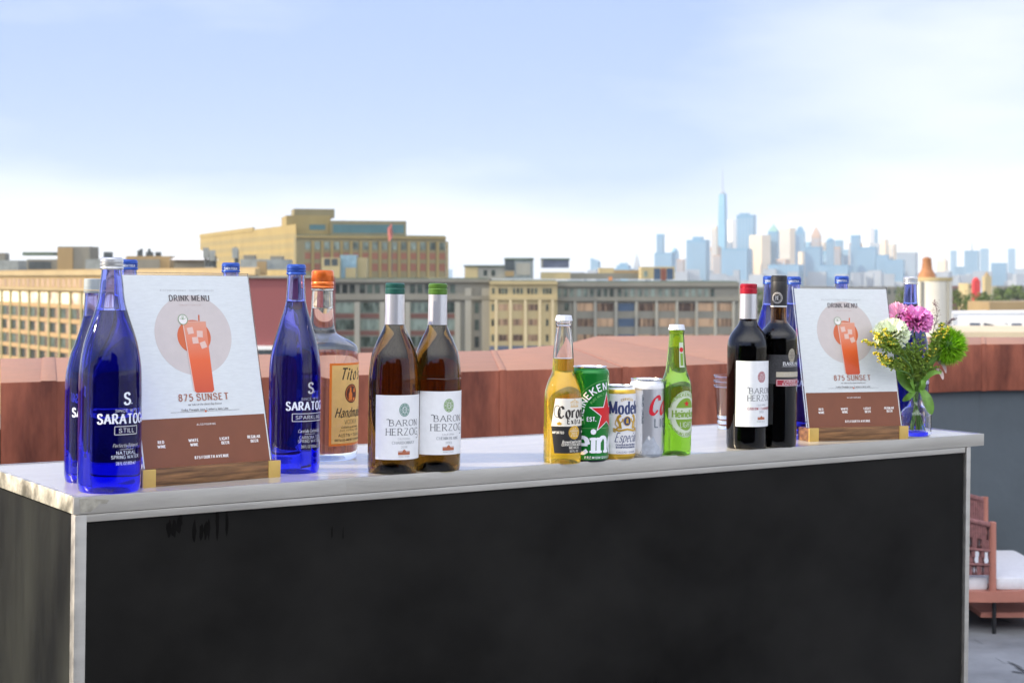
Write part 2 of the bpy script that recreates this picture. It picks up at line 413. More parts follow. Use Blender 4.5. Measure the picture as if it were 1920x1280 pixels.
# ------------------------------------------------------------------ terrace
M = {}
M['floor'] = mat('terrace_concrete', (.23, .24, .25), .85, var=.26, scale=3.2, bump=.25, bscale=40)
fl = MB(); fl.box((0, -3.0, -.15), (34, 22.2, .3))
tag(fl.build('terrace_floor', M['floor']), 'pale grey concrete pavers of the roof terrace', kind='structure')
M['joint'] = mat('dark_joint', (.05, .055, .06), .9, var=.3)
jt = MB()
for k, (a, b) in enumerate([((1.75, 5.62), (2.75, 5.02)), ((1.2, 4.2), (3.4, 5.75)), ((2.45, 6.1), (3.6, 5.4)), ((-6, 1.2), (6, 2.6)), ((-6, -1.8), (6, -.4))]):
    d = Vector((b[0] - a[0], b[1] - a[1], 0)); n = Vector((-d.y, d.x, 0)).normalized() * .006
    A = Vector((a[0], a[1], .004)); B = Vector((b[0], b[1], .004))
    jt.add([A - n, B - n, B + n, A + n], [(0, 1, 2, 3)])
for (px, py, w, h) in [(1880, 1162, 20, 2), (1903, 1245, 14, 3), (1917, 1255, 12, 4), (1834, 1202, 5, 2), (1876, 1238, 5, 2)]:
    c = on(px, py, .004); k = c.y / F
    jt.add([(c.x + w * k * cos(t * .785) * .5, c.y + h * k * 7 * sin(t * .785) * .5 - .05 * (cos(t * .785)), .0045) for t in range(8)], [tuple(range(8))])
tag(jt.build('paving_joints', M['joint']), 'dark seams and tar spots on the terrace paving', kind='structure')

# ------------------------------------------------------------------ the bar
H = .313
BYAW = .6076
bd = Vector((cos(BYAW), sin(BYAW), 0)); bn = Vector((-sin(BYAW), cos(BYAW), 0))
_c = on_bar(140, 933)
BL, BD = 6.1501 * H + .006, 1.3648 * H
M['alu'] = mat('brushed_aluminium', (.53, .51, .46), .42, .85, var=.10, scale=5, stretch=(1, 8, 8), bump=.05, bscale=60, rvar=.08)
M['alu_side'] = mat('tarnished_lit_aluminium', (.46, .43, .33), .5, .7, var=.35, scale=26, col2=(.70, .66, .54), stretch=(1, 1, 1), rvar=.12)  # tarnish blotches, plus the yellowish sunlit tone of this end put into the colour
M['top'] = mat('satin_steel_top', (.56, .515, .42), .21, .15, spec=.3, var=.03, scale=7, stretch=(1, 3, 1), rvar=.02)
M['black'] = mat('black_panel', (.0040, .0036, .0028), .46, 0, spec=.12, var=.5, scale=2.2, col2=(.0105, .0100, .0088), stretch=(1, 1, 1.4), rvar=.22, bump=.04, bscale=14)
M['black_end'] = mat('scuffed_black_panel', (.004, .0045, .004), .6, 0, spec=.2, var=.45, scale=5, col2=(.016, .0175, .014), stretch=(1, 1.6, .45), rvar=.12, bump=.05, bscale=30)
M['wear'] = mat('worn_tape', (.36, .34, .28), .7, .1, var=.35, scale=60)
M['smudge'] = mat('dark_smudge', (.0034, .0032, .0027), .7, 0, spec=.07, var=.4, scale=40)
bar = thing('portable_bar', 'long black portable bar with aluminium edges and a satin metal top', 'bar', (_c.x, _c.y, _c.z), (0, BT, 0))
bar.rotation_euler = (Matrix.Rotation(BT, 3, 'Y') @ Matrix.Rotation(BYAW, 3, 'Z')).to_euler()
# local frame: x along the front, y towards the back, z up, origin at the top front left corner
TH = .0245
def part_box(name, c, s, m, par, bevel=.0):
    b = MB(); b.box(c, s); return b.build(name, m, par, bevel=bevel)
part_box('bar_top', (BL / 2, BD / 2, -.004), (BL - .012, BD - .012, .008), M['top'], bar)
rim = MB()
e = .006
def frame_rail(name, c, s, m): return part_box(name, c, s, m, bar, bevel=.0006)
frame_rail('front_edge_trim', (.43 / 2 - .001, e / 2, -TH / 2 + .001), (.43, e, TH), M['alu'])
frame_rail('front_edge_trim', ((BL + .43) / 2, e / 2 + .0003, -TH / 2 + .0008), (BL - .43 + .004, e, TH), M['alu'])
frame_rail('end_edge_trim', (e / 2, BD / 2 + e / 2 + .001, -TH / 2 + .001), (e, BD - e - .004, TH), M['alu_side'])
frame_rail('end_edge_trim', (BL - e / 2, BD / 2 + e / 2 + .001, -TH / 2 + .001), (e, BD - e - .004, TH), M['alu'])
frame_rail('back_edge_trim', (BL / 2, BD - e / 2 + .002, -TH / 2 + .001), (BL, e, TH), M['alu'])
hb = 1.07 - TH
# posts and lower rail of the body; the right end of the top overhangs
OH = .036
part_box('corner_post', (.010, .010, -TH - hb / 2), (.017, .017, hb), M['alu'], bar, .0015)
part_box('corner_post', (BL - OH - .008, .010, -TH - hb / 2), (.013, .017, hb), M['alu'], bar, .0015)
part_box('top_rail', (BL / 2 - OH / 2, .0085, -TH - .0055), (BL - OH - .036, .013, .011), M['alu'], bar, .0012)
fp = part_box('front_panel', (BL / 2 - OH / 2, .011, -TH - .0125 - (hb - .0125) / 2), (BL - OH - .036, .008, hb - .0125), M['black'], bar)
part_box('end_panel', (.012, BD / 2 + .011, -TH - hb / 2 - .002), (.008, BD - .03, hb - .004), M['black_end'], bar)
part_box('end_panel', (BL - OH - .012, BD / 2 + .011, -TH - hb / 2 - .002), (.008, BD - .03, hb - .004), M['black'], bar)
part_box('corner_post', (.010, BD - .012, -TH - hb / 2), (.017, .017, hb), M['alu'], bar, .0015)
wp = Ink(lambda u, v, l: (u, -.0006 - l, v), step=.01)
wp.fill([(.007, -.002), (.02, -.0015), (.034, -.004), (.05, -.006), (.046, -.011), (.035, -.0105), (.03, -.016), (.022, -.021), (.008, -.021)])
wp.build('worn_tape', M['wear'], bar)
rs = random.Random(3)
for (u, v, w, h, n) in [(.15, -.055, .006, .014, 4), (.19, -.06, .005, .018, 4), (.225, -.05, .004, .02, 3), (.42, -.075, .002, .012, 2)]:
    sm = Ink(lambda u, v, l: (u, .0066 - l, v), step=.01)
    for i in range(n):
        cx, cy = u + rs.uniform(-.014, .014), v + rs.uniform(-.01, .01)
        sm.fill([(cx + w * rs.uniform(.4, .9) * cos(t), cy + h * rs.uniform(.5, 1.1) * sin(t)) for t in [q * pi / 5 for q in range(10)]])
    sm.build('scuff_mark', M['smudge'], bar)

# ------------------------------------------------------------------ vessels
class Vessel:
    """a thing of revolution standing on the bar; profile given as (row, half width) read off the photograph, turned into metres"""
    def __init__(s, name, label, cat, cx, yb, prof, group=None, pt=None, seg=64, smooth=5):
        yf = on_bar(cx, yb) if pt is None else pt
        s.k = yf.y / F
        if pt is None:
            Y = yf.y + prof[1][1] * s.k * .98
            s.k = Y / F
        else: Y = pt.y
        X = (cx - 960) * s.k
        s.zb = BZ0 - BT * X
        s.root = thing(name, label, cat, (X, Y, s.zb - .0003), (0, BT, 0), group)
        s.tc = atan2(-X, Y)
        s.y0 = (ZC - s.zb) / s.k + HZ
        pr = []
        for y, hw in prof:
            z = 0.0 if y is None else max(0, (ZC - s.zb) - (y - HZ) * s.k)
            pr.append((hw * s.k, z))
        s.prof = spline(pr, smooth) if smooth else pr
        s.prof = [(max(r, 0), max(z, 0)) for r, z in s.prof]
        s.seg = seg
    def z(s, y): return max(0.0, (ZC - s.zb) - (y - HZ) * s.k)
    def r(s, z):
        best = s.prof[0][0]
        for (r0, z0), (r1, z1) in zip(s.prof, s.prof[1:]):
            if z0 <= z <= z1 and z1 > z0: return r0 + (r1 - r0) * (z - z0) / (z1 - z0)
        return s.prof[-1][0] if z > s.prof[-1][1] else best
    def shell(s, name, m, liquid=None, wall=.0022, ztop=None, punt=.008, neck=None):
        if neck is not None:      # coloured drink below, clear empty neck above
            zl = s.z(liquid); lo = [(r, z) for r, z in s.prof if z < zl] + [(s.r(zl), zl)]; hi = [(s.r(zl), zl + .0002)] + [(r, z) for r, z in s.prof if z > zl + .0004]
            b = MB(); b.lathe([(0, punt), (lo[0][0] * .55, punt * .75), (lo[0][0] * .86, .0008)] + lo + [(0, zl)], s.seg); b.build(name, m, s.root, smooth=40)
            b = MB(); b.lathe(hi + [(max(r - wall, .002), z) for r, z in hi[::-1]] + [hi[0]], s.seg); return b.build('glass_neck', neck, s.root, smooth=40)
        P = [(r, z) for r, z in s.prof if ztop is None or z <= ztop]
        b = MB()
        bot = [(0, punt), (P[0][0] * .55, punt * .75), (P[0][0] * .86, .0008)]
        b.lathe(bot + P + [(0, P[-1][1])], s.seg)
        if liquid is not None:
            zl = s.z(liquid); zt = P[-1][1] - .003
            C = [(max(r - wall, .002), z) for r, z in P if zl < z < zt]
            C = [(max(s.r(zl) - wall, .002), zl)] + C + [(C[-1][0] if C else .01, zt)]
            C = [(0, zl), (C[0][0] * .96, zl)] + [(C[0][0], zl + .0008)] + C[1:] + [(0, zt)]
            b.lathe(C, s.seg, flip=True)
        return b.build(name, m, s.root, smooth=40)
    def lathe(s, name, pts, m, parent=None, off=0.0, smooth=35):
        """pts: (row, half width) or (row, None) to follow the body"""
        P = []
        for y, hw in pts:
            z = s.z(y); P.append(((s.r(z) if hw is None else hw * s.k) + off, z))
        b = MB(); b.lathe([(0, P[0][1])] + P + [(0, P[-1][1])], s.seg); return b.build(name, m, parent or s.root, smooth=smooth)
    def band(s, name, y0, y1, m, off=.0003, n=8, parent=None):
        zz = [s.z(y0 + (y1 - y0) * i / n) for i in range(n + 1)]
        b = MB(); b.lathe([(s.r(z) + off, z) for z in zz], s.seg); return b.build(name, m, parent or s.root, smooth=60)
    def centre(s, off_px, hw): return asin(max(-1, min(1, off_px / hw))) + s.tc
    def ink(s, a0, hw, lift=.0004, step=1.6):
        def mp(u, v, l):
            z = s.z(-v); t = a0 + u / hw; R = s.r(z) + l
            return (R * sin(t), -R * cos(t), z)
        i = Ink(mp, lift, step); return i
    def label(s, name, m, a0, hw, u0, u1, y0, y1, lift=.00025, shape=None, parent=None):
        nu = max(6, int(abs(u1 - u0) / 3)); nv = max(2, int(abs(y1 - y0) / 6)); vs = []; fs = []
        mp = s.ink(a0, hw).mp
        for j in range(nv + 1):
            f = j / nv; y = y0 + (y1 - y0) * f
            ua, ub = (u0, u1) if not shape else shape(f)
            for i in range(nu + 1): vs.append(mp(ua + (ub - ua) * i / nu, -y, lift))
        for j in range(nv):
            for i in range(nu):
                a = j * (nu + 1) + i; fs.append((a, a + 1, a + nu + 2, a + nu + 1))
        b = MB(); b.add(vs, fs); return b.build(name, m, parent or s.root, smooth=80)

M['blue'] = glass('cobalt_glass', 1.36, (.015, .06, .94), 36, tint=(.58, .62, 1.0))
M['cap_grey'] = mat('grey_metal_cap', (.62, .62, .60), .3, .8, var=.05)
M['cap_greym'] = mat('matte_grey_cap', (.38, .42, .42), .45, .2, var=.05)
M['cap_blue'] = mat('blue_metal_cap', (.04, .10, .42), .3, .55, var=.08)
M['ink_white'] = mat('white_print', (.85, .87, .92), .5, var=0)
M['ink_silver'] = mat('silver_print', (.62, .60, .58), .4, .2, var=0)
M['ink_pale'] = mat('pale_cap_print', (.55, .62, .75), .5, var=0)

SAR = 'cobalt blue water bottles on the bar'
def screw_cap(V, y0, y1, hw, m, name='cap'):
    """ribbed metal cap between rows y1 (bottom) and y0 (top)"""
    h = y1 - y0
    return V.lathe(name, [(y1, hw * .97), (y1 - h * .10, hw * 1.02), (y1 - h * .20, hw), (y1 - h * .28, hw * .93), (y1 - h * .36, hw), (y1 - h * .50, hw * 1.0), (y1 - h * .55, hw * .94), (y1 - h * .62, hw), (y1 - h * .84, hw * .98), (y1 - h * .95, hw * .9), (y0, hw * .8)], m, smooth=25)
def water(name, label, cx, yb, prof, cap, capm, liquid, pt=None, group=SAR, plain=False):
    V = Vessel(name, label, 'water bottle', cx, yb, prof, group, pt)
    V.shell('glass_body', M['blue'], liquid)
    if plain: c = V.lathe('cap', [(cap[1], cap[2]), (cap[1] - 4, cap[2]), (cap[1] - 4.6, cap[2] * .97), (cap[1] - 5.2, cap[2]), (cap[0] + 1.2, cap[2] * .98), (cap[0], cap[2] * .92)], capm, smooth=30)
    else: c = screw_cap(V, cap[0], cap[1], cap[2], capm)
    return V, c
# --- still water, nearest the corner
P = [(None, 44), (None, 50), (920, 53.5), (915, 56), (905, 58), (880, 58.5), (800, 58.3), (740, 58.2), (705, 57.6), (690, 56.8), (676, 55.2), (662, 53), (647, 50), (630, 45.6), (610, 39), (596, 34.2), (582, 29.8), (566, 25.6), (550, 23.2), (535, 22), (520, 20), (508, 18.6), (500, 18.3)]
V, c = water('water_bottle', 'large cobalt blue still water bottle with silver cap at the left corner of the bar', 204.5, 925, P, (482, 505, 21.5), M['cap_grey'], 582)
a = V.centre(31, 58.5); L = V.ink(a, 58.5)
L.text('S', 0, -743, 21, 'bold', 15); L.disc(10, -752, 1.2)
L.text('SINCE 1872', 0, -765, 4.6, 'sans', 47)
L.text('SARATOGA', 0, -780, 17.5, 'bold', 112, sp=.1)
L.text('SPRING WATER', 0, -850.5, 6, 'sans', 60); L.text('NATURAL', 0, -842.5, 6, 'sans', 41)
L.text('28 FL OZ (828 mL)', 0, -862, 5.5, 'sans', 42)
L.build('lettering', M['ink_white'], V.root)
L = V.ink(a, 58.5)
L.rect(0, -801.5, 48, 15, 1.5); L.text('STILL', 0, -801.5, 7.5, 'sansb', 33)
L.text('Perfectly Balanced', 0, -829, 6.5, 'ital', 54); L.line([(-14, -836.5), (14, -836.5)], .8)
L.build('lettering', M['ink_silver'], V.root)
E1 = V.ink(V.tc - .42, 46, .0002)
E1.ring(0, -640, 13, 13, .9); E1.ring(0, -640, 9, 9, .6)
for q in range(10): E1.disc(11 * cos(q * .628), -640 + 11 * sin(q * .628), .9)
E1.text('S', 0, -640, 9, 'bold', 6.5)
E1.build('embossed_seal', M['blue'], V.root)
# --- small still bottle behind it
P = [(None, 38), (None, 43), (901, 45), (895, 47), (885, 48.6), (860, 49), (760, 49), (715, 48.6), (700, 47.4), (690, 46), (665, 40), (640, 31), (620, 24.2), (600, 19), (590, 17.2), (570, 15.8), (553, 15.2), (548, 15)]
V, c = water('water_bottle', 'shorter frosted blue water bottle with smooth grey cap, half hidden at the far left', 170, 906, P, (522, 543, 16.8), M['cap_greym'], 593, plain=True)
V.lathe('neck_ring', [(549, 15.4), (546.5, 17), (544.5, 17)], M['cap_greym'])
a = V.centre(8, 49); L = V.ink(a, 49); L.text('SARATOGA', 0, -769, 16, 'bold', 92, sp=.1); L.text('SPRING WATER', 0, -832, 5.5, 'sans', 52); L.build('lettering', M['ink_white'], V.root)
# --- sparkling water right of the first menu
PS = [(None, 36), (None, 42), (883, 44.5), (877, 46.6), (866, 48), (850, 48.2), (760, 48), (705, 48), (690, 47.6), (675, 46.6), (660, 44.6), (645, 41.2), (630, 37), (615, 32.6), (600, 28.2), (582, 22.6), (566, 19), (550, 17.6), (530, 16.6), (517, 16.2), (508, 16)]
V, c = water('water_bottle', 'cobalt blue sparkling water bottle with blue cap between first menu and vodka', 551, 888, PS, (495, 515, 18.2), M['cap_blue'], 565)
a = V.centre(29.5, 48); L = V.ink(a, 48)
L.text('SARATOGA', 0, -757, 15, 'bold', 96, sp=.1); L.build('lettering', M['ink_white'], V.root)
L = V.ink(a, 48)
L.text('S', 0, -724, 19, 'bold', 13.5); L.disc(9, -732, 1.1); L.text('SINCE 1872', 0, -744, 4.2, 'sans', 40)
L.rect(0, -778, 72, 14, 1.5); L.text('SPARKLING', 0, -778, 6.5, 'sansb', 60)
L.text('Carefully Carbonated', 0, -803, 6, 'ital', 50); L.line([(-12, -809), (12, -809)], .8)
L.text('CARBONATED', 0, -815, 5.4, 'sans', 46); L.text('SPRING WATER', 0, -822, 5.4, 'sans', 50); L.text('28 FL OZ (828 mL)', 0, -832, 5, 'sans', 38)
L.build('lettering', M['ink_silver'], V.root)
for sx in (-.55, .75):
    E1 = V.ink(V.tc + sx, 38, .0002); E1.ring(0, -642, 10, 10, .8); E1.ring(0, -642, 7, 7, .5); E1.text('S', 0, -642, 7, 'bold', 5); E1.build('embossed_seal', M['blue'], V.root)
# --- the bottles of which little more than the caps show: the sparkling bottle's shape at their own distance
def behind(cx, ytop, Y, label, capm, seen=None):
    X = (cx - 960) / F * Y; zb = BZ0 - BT * X
    k = Y / F; zt = ZC - (ytop - HZ) * k - zb           # full height in metres
    yb0 = (ZC - zb) / k + HZ
    sc = zt / ((888 - 495 - 5) * 2.66 / F)
    s2 = sc * 2.66 / Y                                  # px of the sparkling bottle -> px here
    pr = []
    for y, hw in PS:
        pr.append((None if y is None else yb0 - (883 - y) * s2, hw * s2))
    V = Vessel('water_bottle', label, 'water bottle', cx, None, pr, SAR, pt=Vector((X, Y, zb)), seg=40)
    V.shell('glass_body', M['blue'], yb0 - (883 - 565) * s2)
    screw_cap(V, yb0 - 388 * s2, yb0 - 368 * s2, 18.2 * s2, capm)
    i = V.ink(V.tc + .05, 18.2 * s2, .0009); i.mp = (lambda V: (lambda u, v, l: ((18.4 * s2 * V.k) * sin(V.tc + u / (18.2 * s2)), -(18.4 * s2 * V.k) * cos(V.tc + u / (18.2 * s2)), V.z(-v))))(V)
    i.text('SARATOGA', 0, -(yb0 - 376 * s2), 5 * s2, 'sansb', 28 * s2); i.build('cap_lettering', M['ink_pale'], V.root)
    a = V.tc + .62; L = V.ink(a, 48 * s2)
    L.text('SARATOGA', 0, -(yb0 - 126 * s2), 15 * s2, 'bold', 96 * s2, sp=.1); L.build('lettering', M['ink_white'], V.root)
    return V
behind(236, 486, 2.66, 'blue water bottle behind the left top corner of the first menu, blue cap showing', M['cap_blue'])
behind(428.5, 492, 2.76, 'blue water bottle behind the right top corner of the first menu, only cap showing', M['cap_blue'])
behind(1441, 517, 3.20, 'blue water bottle mostly hidden behind the all-black wine bottle', M['cap_blue'])
behind(1485, 518, 3.32, 'blue water bottle behind the left edge of the second menu', M['cap_blue'])
behind(1575, 517, 3.40, 'blue water bottle behind the top middle of the second menu, only cap showing', M['cap_blue'])
behind(1704, 518, 3.42, 'silver capped blue water bottle rising behind the flowers', M['cap_grey'])
# ------------------------------------------------------------------ vodka
M['clear'] = glass('clear_glass', 1.42, (.86, .93, .9), 1.2)
M['cap_orange'] = mat('orange_foil_cap', (.78, .16, .02), .28, .6, var=.08, coat=.4)
M['tan'] = mat('tan_paper_label', (.80, .51, .17), .6, var=.05, scale=60)
M['orange_ink'] = mat('orange_print', (.80, .20, .02), .5, var=0)
M['dark_ink'] = mat('black_print', (.025, .018, .015), .6, var=0)
M['brown_ink'] = mat('dark_brown_print', (.10, .02, .012), .6, var=0)
P = [(None, 56), (None, 62), (860, 65), (854, 67), (845, 68.5), (820, 69), (700, 69), (678, 69), (667, 68.8), (657, 68.2), (650, 66.2), (645, 63), (640, 56.5), (636, 49.5), (632, 41.5), (628, 33.5), (624, 27.6), (619, 25), (612, 23.4), (600, 22), (580, 20.8), (560, 20), (545, 19.4), (540, 19.3)]
V = Vessel('vodka_bottle', 'clear round shouldered vodka bottle with orange cap and tan label', 'vodka bottle', 601, 864, P)
V.shell('glass_body', M['clear'], 578)
V.lathe('neck_ring', [(545, 19.6), (543.5, 21), (541, 21), (540, 19.8)], M['clear'])
V.lathe('cap', [(539.5, 20.8), (538, 21.6), (536, 20.6), (534, 21.4), (529, 21.2), (527.5, 20.4), (526, 21.2), (512, 20.9), (508, 20.3), (506, 18)], M['cap_orange'], smooth=30)
a = V.centre(55, 69)
V.label('label', M['orange_ink'], a, 69, -49, 49, 677, 829)
lb = V.label('label_field', M['tan'], a, 69, -44.5, 44.5, 681, 825, .00042)
L = V.ink(a, 69, .00062)
L.text("Tito's", 0, -697, 21, 'script', 60); L.text('Handmade', 0, -768, 17, 'script', 77); L.text('VODKA', 0, -785.5, 8, 'thin', 36)
L.text('Crafted in an old fashioned', 0, -795, 4, 'ital', 50); L.text('pot still by hand', 0, -800.5, 4, 'ital', 56)
L.text('AUSTIN * TEXAS', 0, -810, 5.5, 'sans', 62); L.text('DISTILLED AND BOTTLED BY HAND', 0, -818.5, 3.4, 'sansb', 76)
L.build('lettering', M['dark_ink'], V.root)
L = V.ink(a, 69, .0006); L.disc(0, -733.5, 17.5); L.build('seal', M['brown_ink'], V.root)
L = V.ink(a, 69, .00085); L.ring(0, -733.5, 14.6, 14.6, 1.0)
L.fill([(-8, -746), (2, -746), (2, -734), (-.5, -730), (-1, -722), (-5, -722), (-5.5, -730), (-8, -734)]); L.fill([(4, -746), (10, -746), (9, -741), (5, -741)]); L.fill([(5, -731), (11, -731), (9.5, -724), (6.5, -724)]); L.build('seal_emblem', M['orange_ink'], V.root)

# ------------------------------------------------------------------ white wines
M['amber'] = glass('olive_amber_wine_glass', 1.37, (.60, .40, .01), 52, tint=(.82, .76, .36))
M['silver_foil'] = mat('silver_capsule', (.74, .74, .76), .32, .75, var=.04, scale=30)
M['green_dark'] = mat('dark_green_foil', (.018, .10, .075), .35, .3, var=.05)
M['green_mid'] = mat('leaf_green_foil', (.085, .19, .025), .35, .3, var=.05)
M['paper'] = mat('white_paper_label', (.80, .81, .82), .7, var=.03, scale=120)
M['seal_teal'] = mat('teal_seal_print', (.06, .22, .16), .6, var=0)
M['seal_green'] = mat('green_seal_print', (.17, .33, .06), .6, var=0)
M['grey_ink'] = mat('charcoal_print', (.06, .065, .075), .6, var=0)
M['pale_ink'] = mat('pale_grey_print', (.34, .36, .38), .6, var=0)
M['brick_ink'] = mat('brick_red_print', (.42, .13, .06), .6, var=0)
def winery(L, y, w):       # little brick building printed at the foot of the label
    h = w * .3
    L.fill([(-w / 2, -y - h / 2), (w / 2, -y - h / 2), (w / 2, -y + h * .25), (-w / 2, -y + h * .25)])
    L.fill([(-w * .16, -y + h * .25), (w * .16, -y + h * .25), (w * .14, -y + h * .5), (w * .05, -y + h * .85), (-w * .05, -y + h * .85), (-w * .14, -y + h * .5)])
    L.line([(-w / 2, -y + h * .42), (w / 2, -y + h * .42)], h * .12)
def seal(V, a, hw, y, rx, ry, m, m2, parent=None):
    L = V.ink(a, hw, .0005); L.disc(0, -y, rx, ry); s = L.build('seal', m, parent or V.root)
    L = V.ink(a, hw, .0007); L.ring(0, -y, rx * .86, ry * .86, rx * .06); L.ring(0, -y, rx * .34, ry * .4, rx * .08)
    for q in range(8):
        t = q * pi / 4; L.ring(rx * .58 * cos(t), -y + ry * .58 * sin(t), rx * .15, ry * .15, rx * .06, 10)
    L.text('H', 0, -y, ry * .4, 'serif', rx * .34); L.build('seal_pattern', m2, s)
def white_wine(label, cx, yb, hw, dy, foil, sealm, kind, year, seal_off, lab, ys):
    P = [(None, hw * .74), (None, hw * .90), (yb - 5, hw * .95), (yb - 11, hw * .985), (yb - 20, hw), (yb - 60, hw), (720 + dy, hw), (705 + dy, hw * .992), (690 + dy, hw * .968), (676 + dy, hw * .935), (662 + dy, hw * .875), (648 + dy, hw * .77), (636 + dy, hw * .66), (622 + dy, hw * .51), (610 + dy, hw * .405), (600 + dy, hw * .382), (575 + dy, hw * .375), (534 + dy, hw * .365)]
    V = Vessel('wine_bottle', label, 'wine bottle', cx, yb, P, 'wine bottles on the bar')
    V.shell('glass_body', M['amber'], 600 + dy, punt=.016)
    V.lathe('capsule', [(607.5 + dy, hw * .385 + .5), (580 + dy, hw * .376 + .5), (551 + dy, hw * .37 + .5), (550.6 + dy, hw * .33)], M['silver_foil'])
    V.lathe('capsule_band', [(551 + dy, hw * .37 + .3), (550 + dy, hw * .375 + .8), (541 + dy, hw * .375 + .8), (539.5 + dy, hw * .36 + .6), (538 + dy, hw * .375 + .6), (532 + dy, hw * .37 + .6), (530 + dy, hw * .33)], foil, smooth=30)
    a = V.centre(seal_off, hw)
    V.label('label', M['paper'], a, hw, lab[0], lab[1], lab[2], lab[3])
    seal(V, a, hw, ys, 10.6, 12.3, sealm, M['paper'])
    L = V.ink(a, hw, .0005)
    L.text('BARON', 1, -(ys + 24), 11, 'light', 60, weight=1.0); L.text('HERZOG', 0, -(ys + 40.5), 12.5, 'light', 70, weight=1.0)
    L.line([(-34, -(ys + 18)), (-30, -(ys + 17)), (-27, -(ys + 20)), (-28, -(ys + 24))], 1.1)
    L.line([(33, -(ys + 46)), (36, -(ys + 49)), (34, -(ys + 53)), (29, -(ys + 53))], 1.1)
    L.build('lettering', M['grey_ink'], V.root)
    L = V.ink(a, hw, .0005); L.text('CALIFORNIA', 0, -(ys + 53.5), 3.2, 'sans', 26); L.text(kind, 0, -(ys + 60.5), 5.2, 'serif', 47, weight=1.15); L.text(year, 0, -(ys + 68.8), 4.2, 'serif', 13); L.text('PRODUCT OF USA', 0, -(ys + 86), 2.4, 'sans', 22); L.build('lettering', M['pale_ink'], V.root)
    L = V.ink(a, hw, .0005); winery(L, ys + 79.5, 24); L.build('winery_print', M['brick_ink'], V.root)
    return V
white_wine('white wine bottle with silver neck foil and dark teal top, left of its twin', 736.5, 889, 47.5, 0, M['green_dark'], M['seal_teal'], 'CHARDONNAY', '2014', 20.4, (-57, 60, 737, 856), 764)
white_wine('white wine bottle with silver neck foil and bright green top, green seal', 817, 884.5, 46, .6, M['green_mid'], M['seal_green'], 'CHENIN BLANC', '2013', 23, (-58, 58, 730, 847), 756)

# ------------------------------------------------------------------ red wines
M['red_glass'] = glass('dark_red_wine_glass', 1.37, (.16, .02, .012), 130, tint=(.7, .45, .2))
M['red_foil'] = mat('crimson_foil', (.42, .012, .03), .32, .35, var=.05)
M['red_ink'] = mat('crimson_print', (.38, .03, .05), .6, var=0)
M['black_foil'] = mat('matte_black_capsule', (.018, .018, .02), .5, .1, var=.2)
M['black_label'] = mat('charcoal_label', (.04, .04, .043), .5, .15, var=.3, scale=300)
M['beige'] = mat('beige_print', (.50, .45, .34), .6, var=.05)
hw = 38.5
P = [(None, 30), (None, 35), (838, 36.8), (832, 38), (824, 38.5), (790, 38.5), (680, 38.5), (652, 38.4), (644, 37.8), (636, 36.2), (628, 33), (621, 28.6), (615, 24), (609, 19.4), (603, 16.8), (597, 16), (570, 15.6), (536, 15.2)]
V = Vessel('wine_bottle', 'red wine bottle with white label, silver neck foil and crimson top', 'wine bottle', 1400, 842, P, 'wine bottles on the bar')
V.shell('glass_body', M['red_glass'], 592, punt=.016)
V.lathe('capsule', [(597, 16.4), (575, 16.1), (550.5, 15.8), (550, 14)], M['silver_foil'])
V.lathe('capsule_band', [(550.5, 15.6), (549.5, 16.3), (541, 16.2), (540, 15.5), (538.5, 16.1), (533, 15.8), (531.5, 14)], M['red_foil'], smooth=30)
a = V.centre(26, hw)
V.label('label', M['paper'], a, hw, -51, 50, 674.5, 796)
seal(V, a, hw, 704, 9.2, 10.4, M['red_ink'], M['paper'])
L = V.ink(a, hw, .0005); L.text('BARON', 0, -729.5, 10, 'light', 51, weight=1.0); L.text('HERZOG', 0, -743, 10.5, 'light', 57, weight=1.0); L.line([(-29, -724), (-26, -723), (-24, -726), (-25, -730)], 1); L.build('lettering', M['grey_ink'], V.root)
L = V.ink(a, hw, .0005); L.text('CALIFORNIA', 0, -756, 3, 'sans', 22); L.text('2013', 0, -768.5, 4, 'serif', 11); L.text('PRODUCT OF USA', 0, -786.5, 2.4, 'sans', 20); L.build('lettering', M['pale_ink'], V.root)
L = V.ink(a, hw, .0005); L.text('CABERNET SAUVIGNON', 0, -762.5, 4.4, 'serif', 56, weight=1.1); L.build('lettering', M['red_ink'], V.root)
L = V.ink(a, hw, .0005); winery(L, 780.5, 17); L.build('winery_print', M['brick_ink'], V.root)

hw = 35.5
P = [(None, 27), (None, 32), (835, 34), (828, 35.2), (818, 35.5), (780, 35.5), (680, 35.5), (640, 35.4), (630, 34.6), (622, 32), (615, 27), (608, 20.6), (602, 16.2), (596, 15), (575, 14.6), (560, 14.6), (522, 14.4)]
V = Vessel('wine_bottle', 'red wine bottle with black label and long black neck capsule', 'wine bottle', 1457, 839, P, 'wine bottles on the bar')
V.shell('glass_body', M['red_glass'], 606, punt=.016)
V.lathe('capsule', [(572.5, 15.2), (540, 15.1), (527.5, 15.0), (526.5, 14.6), (525.5, 15.2), (518, 14.9), (516, 13.2)], M['black_foil'], smooth=30)
V.lathe('capsule_band', [(575, 15.0), (574.5, 15.3), (572.6, 15.3), (572.2, 14.4)], M['paper'])
i = V.ink(V.centre(-3, 15), 15.2, .0012); i.ring(0, -558, 9.2, 10, 1.0); i.ring(0, -558, 7, 7.6, .6); i.text('B', -1.5, -558, 7.5, 'serif', 4); i.text('E', 2.6, -558, 7.5, 'serif', 4)
for q in range(16): i.disc(8.1 * cos(q * pi / 8), -558 + 8.8 * sin(q * pi / 8), .5, n=6)
i.build('capsule_emblem', M['ink_silver'], V.root)
a = V.centre(25, hw)
V.label('label', M['black_label'], a, hw, -54, 48, 663, 717)
seal(V, a, hw, 664, 8.2, 12.4, M['beige'], M['black_label'])
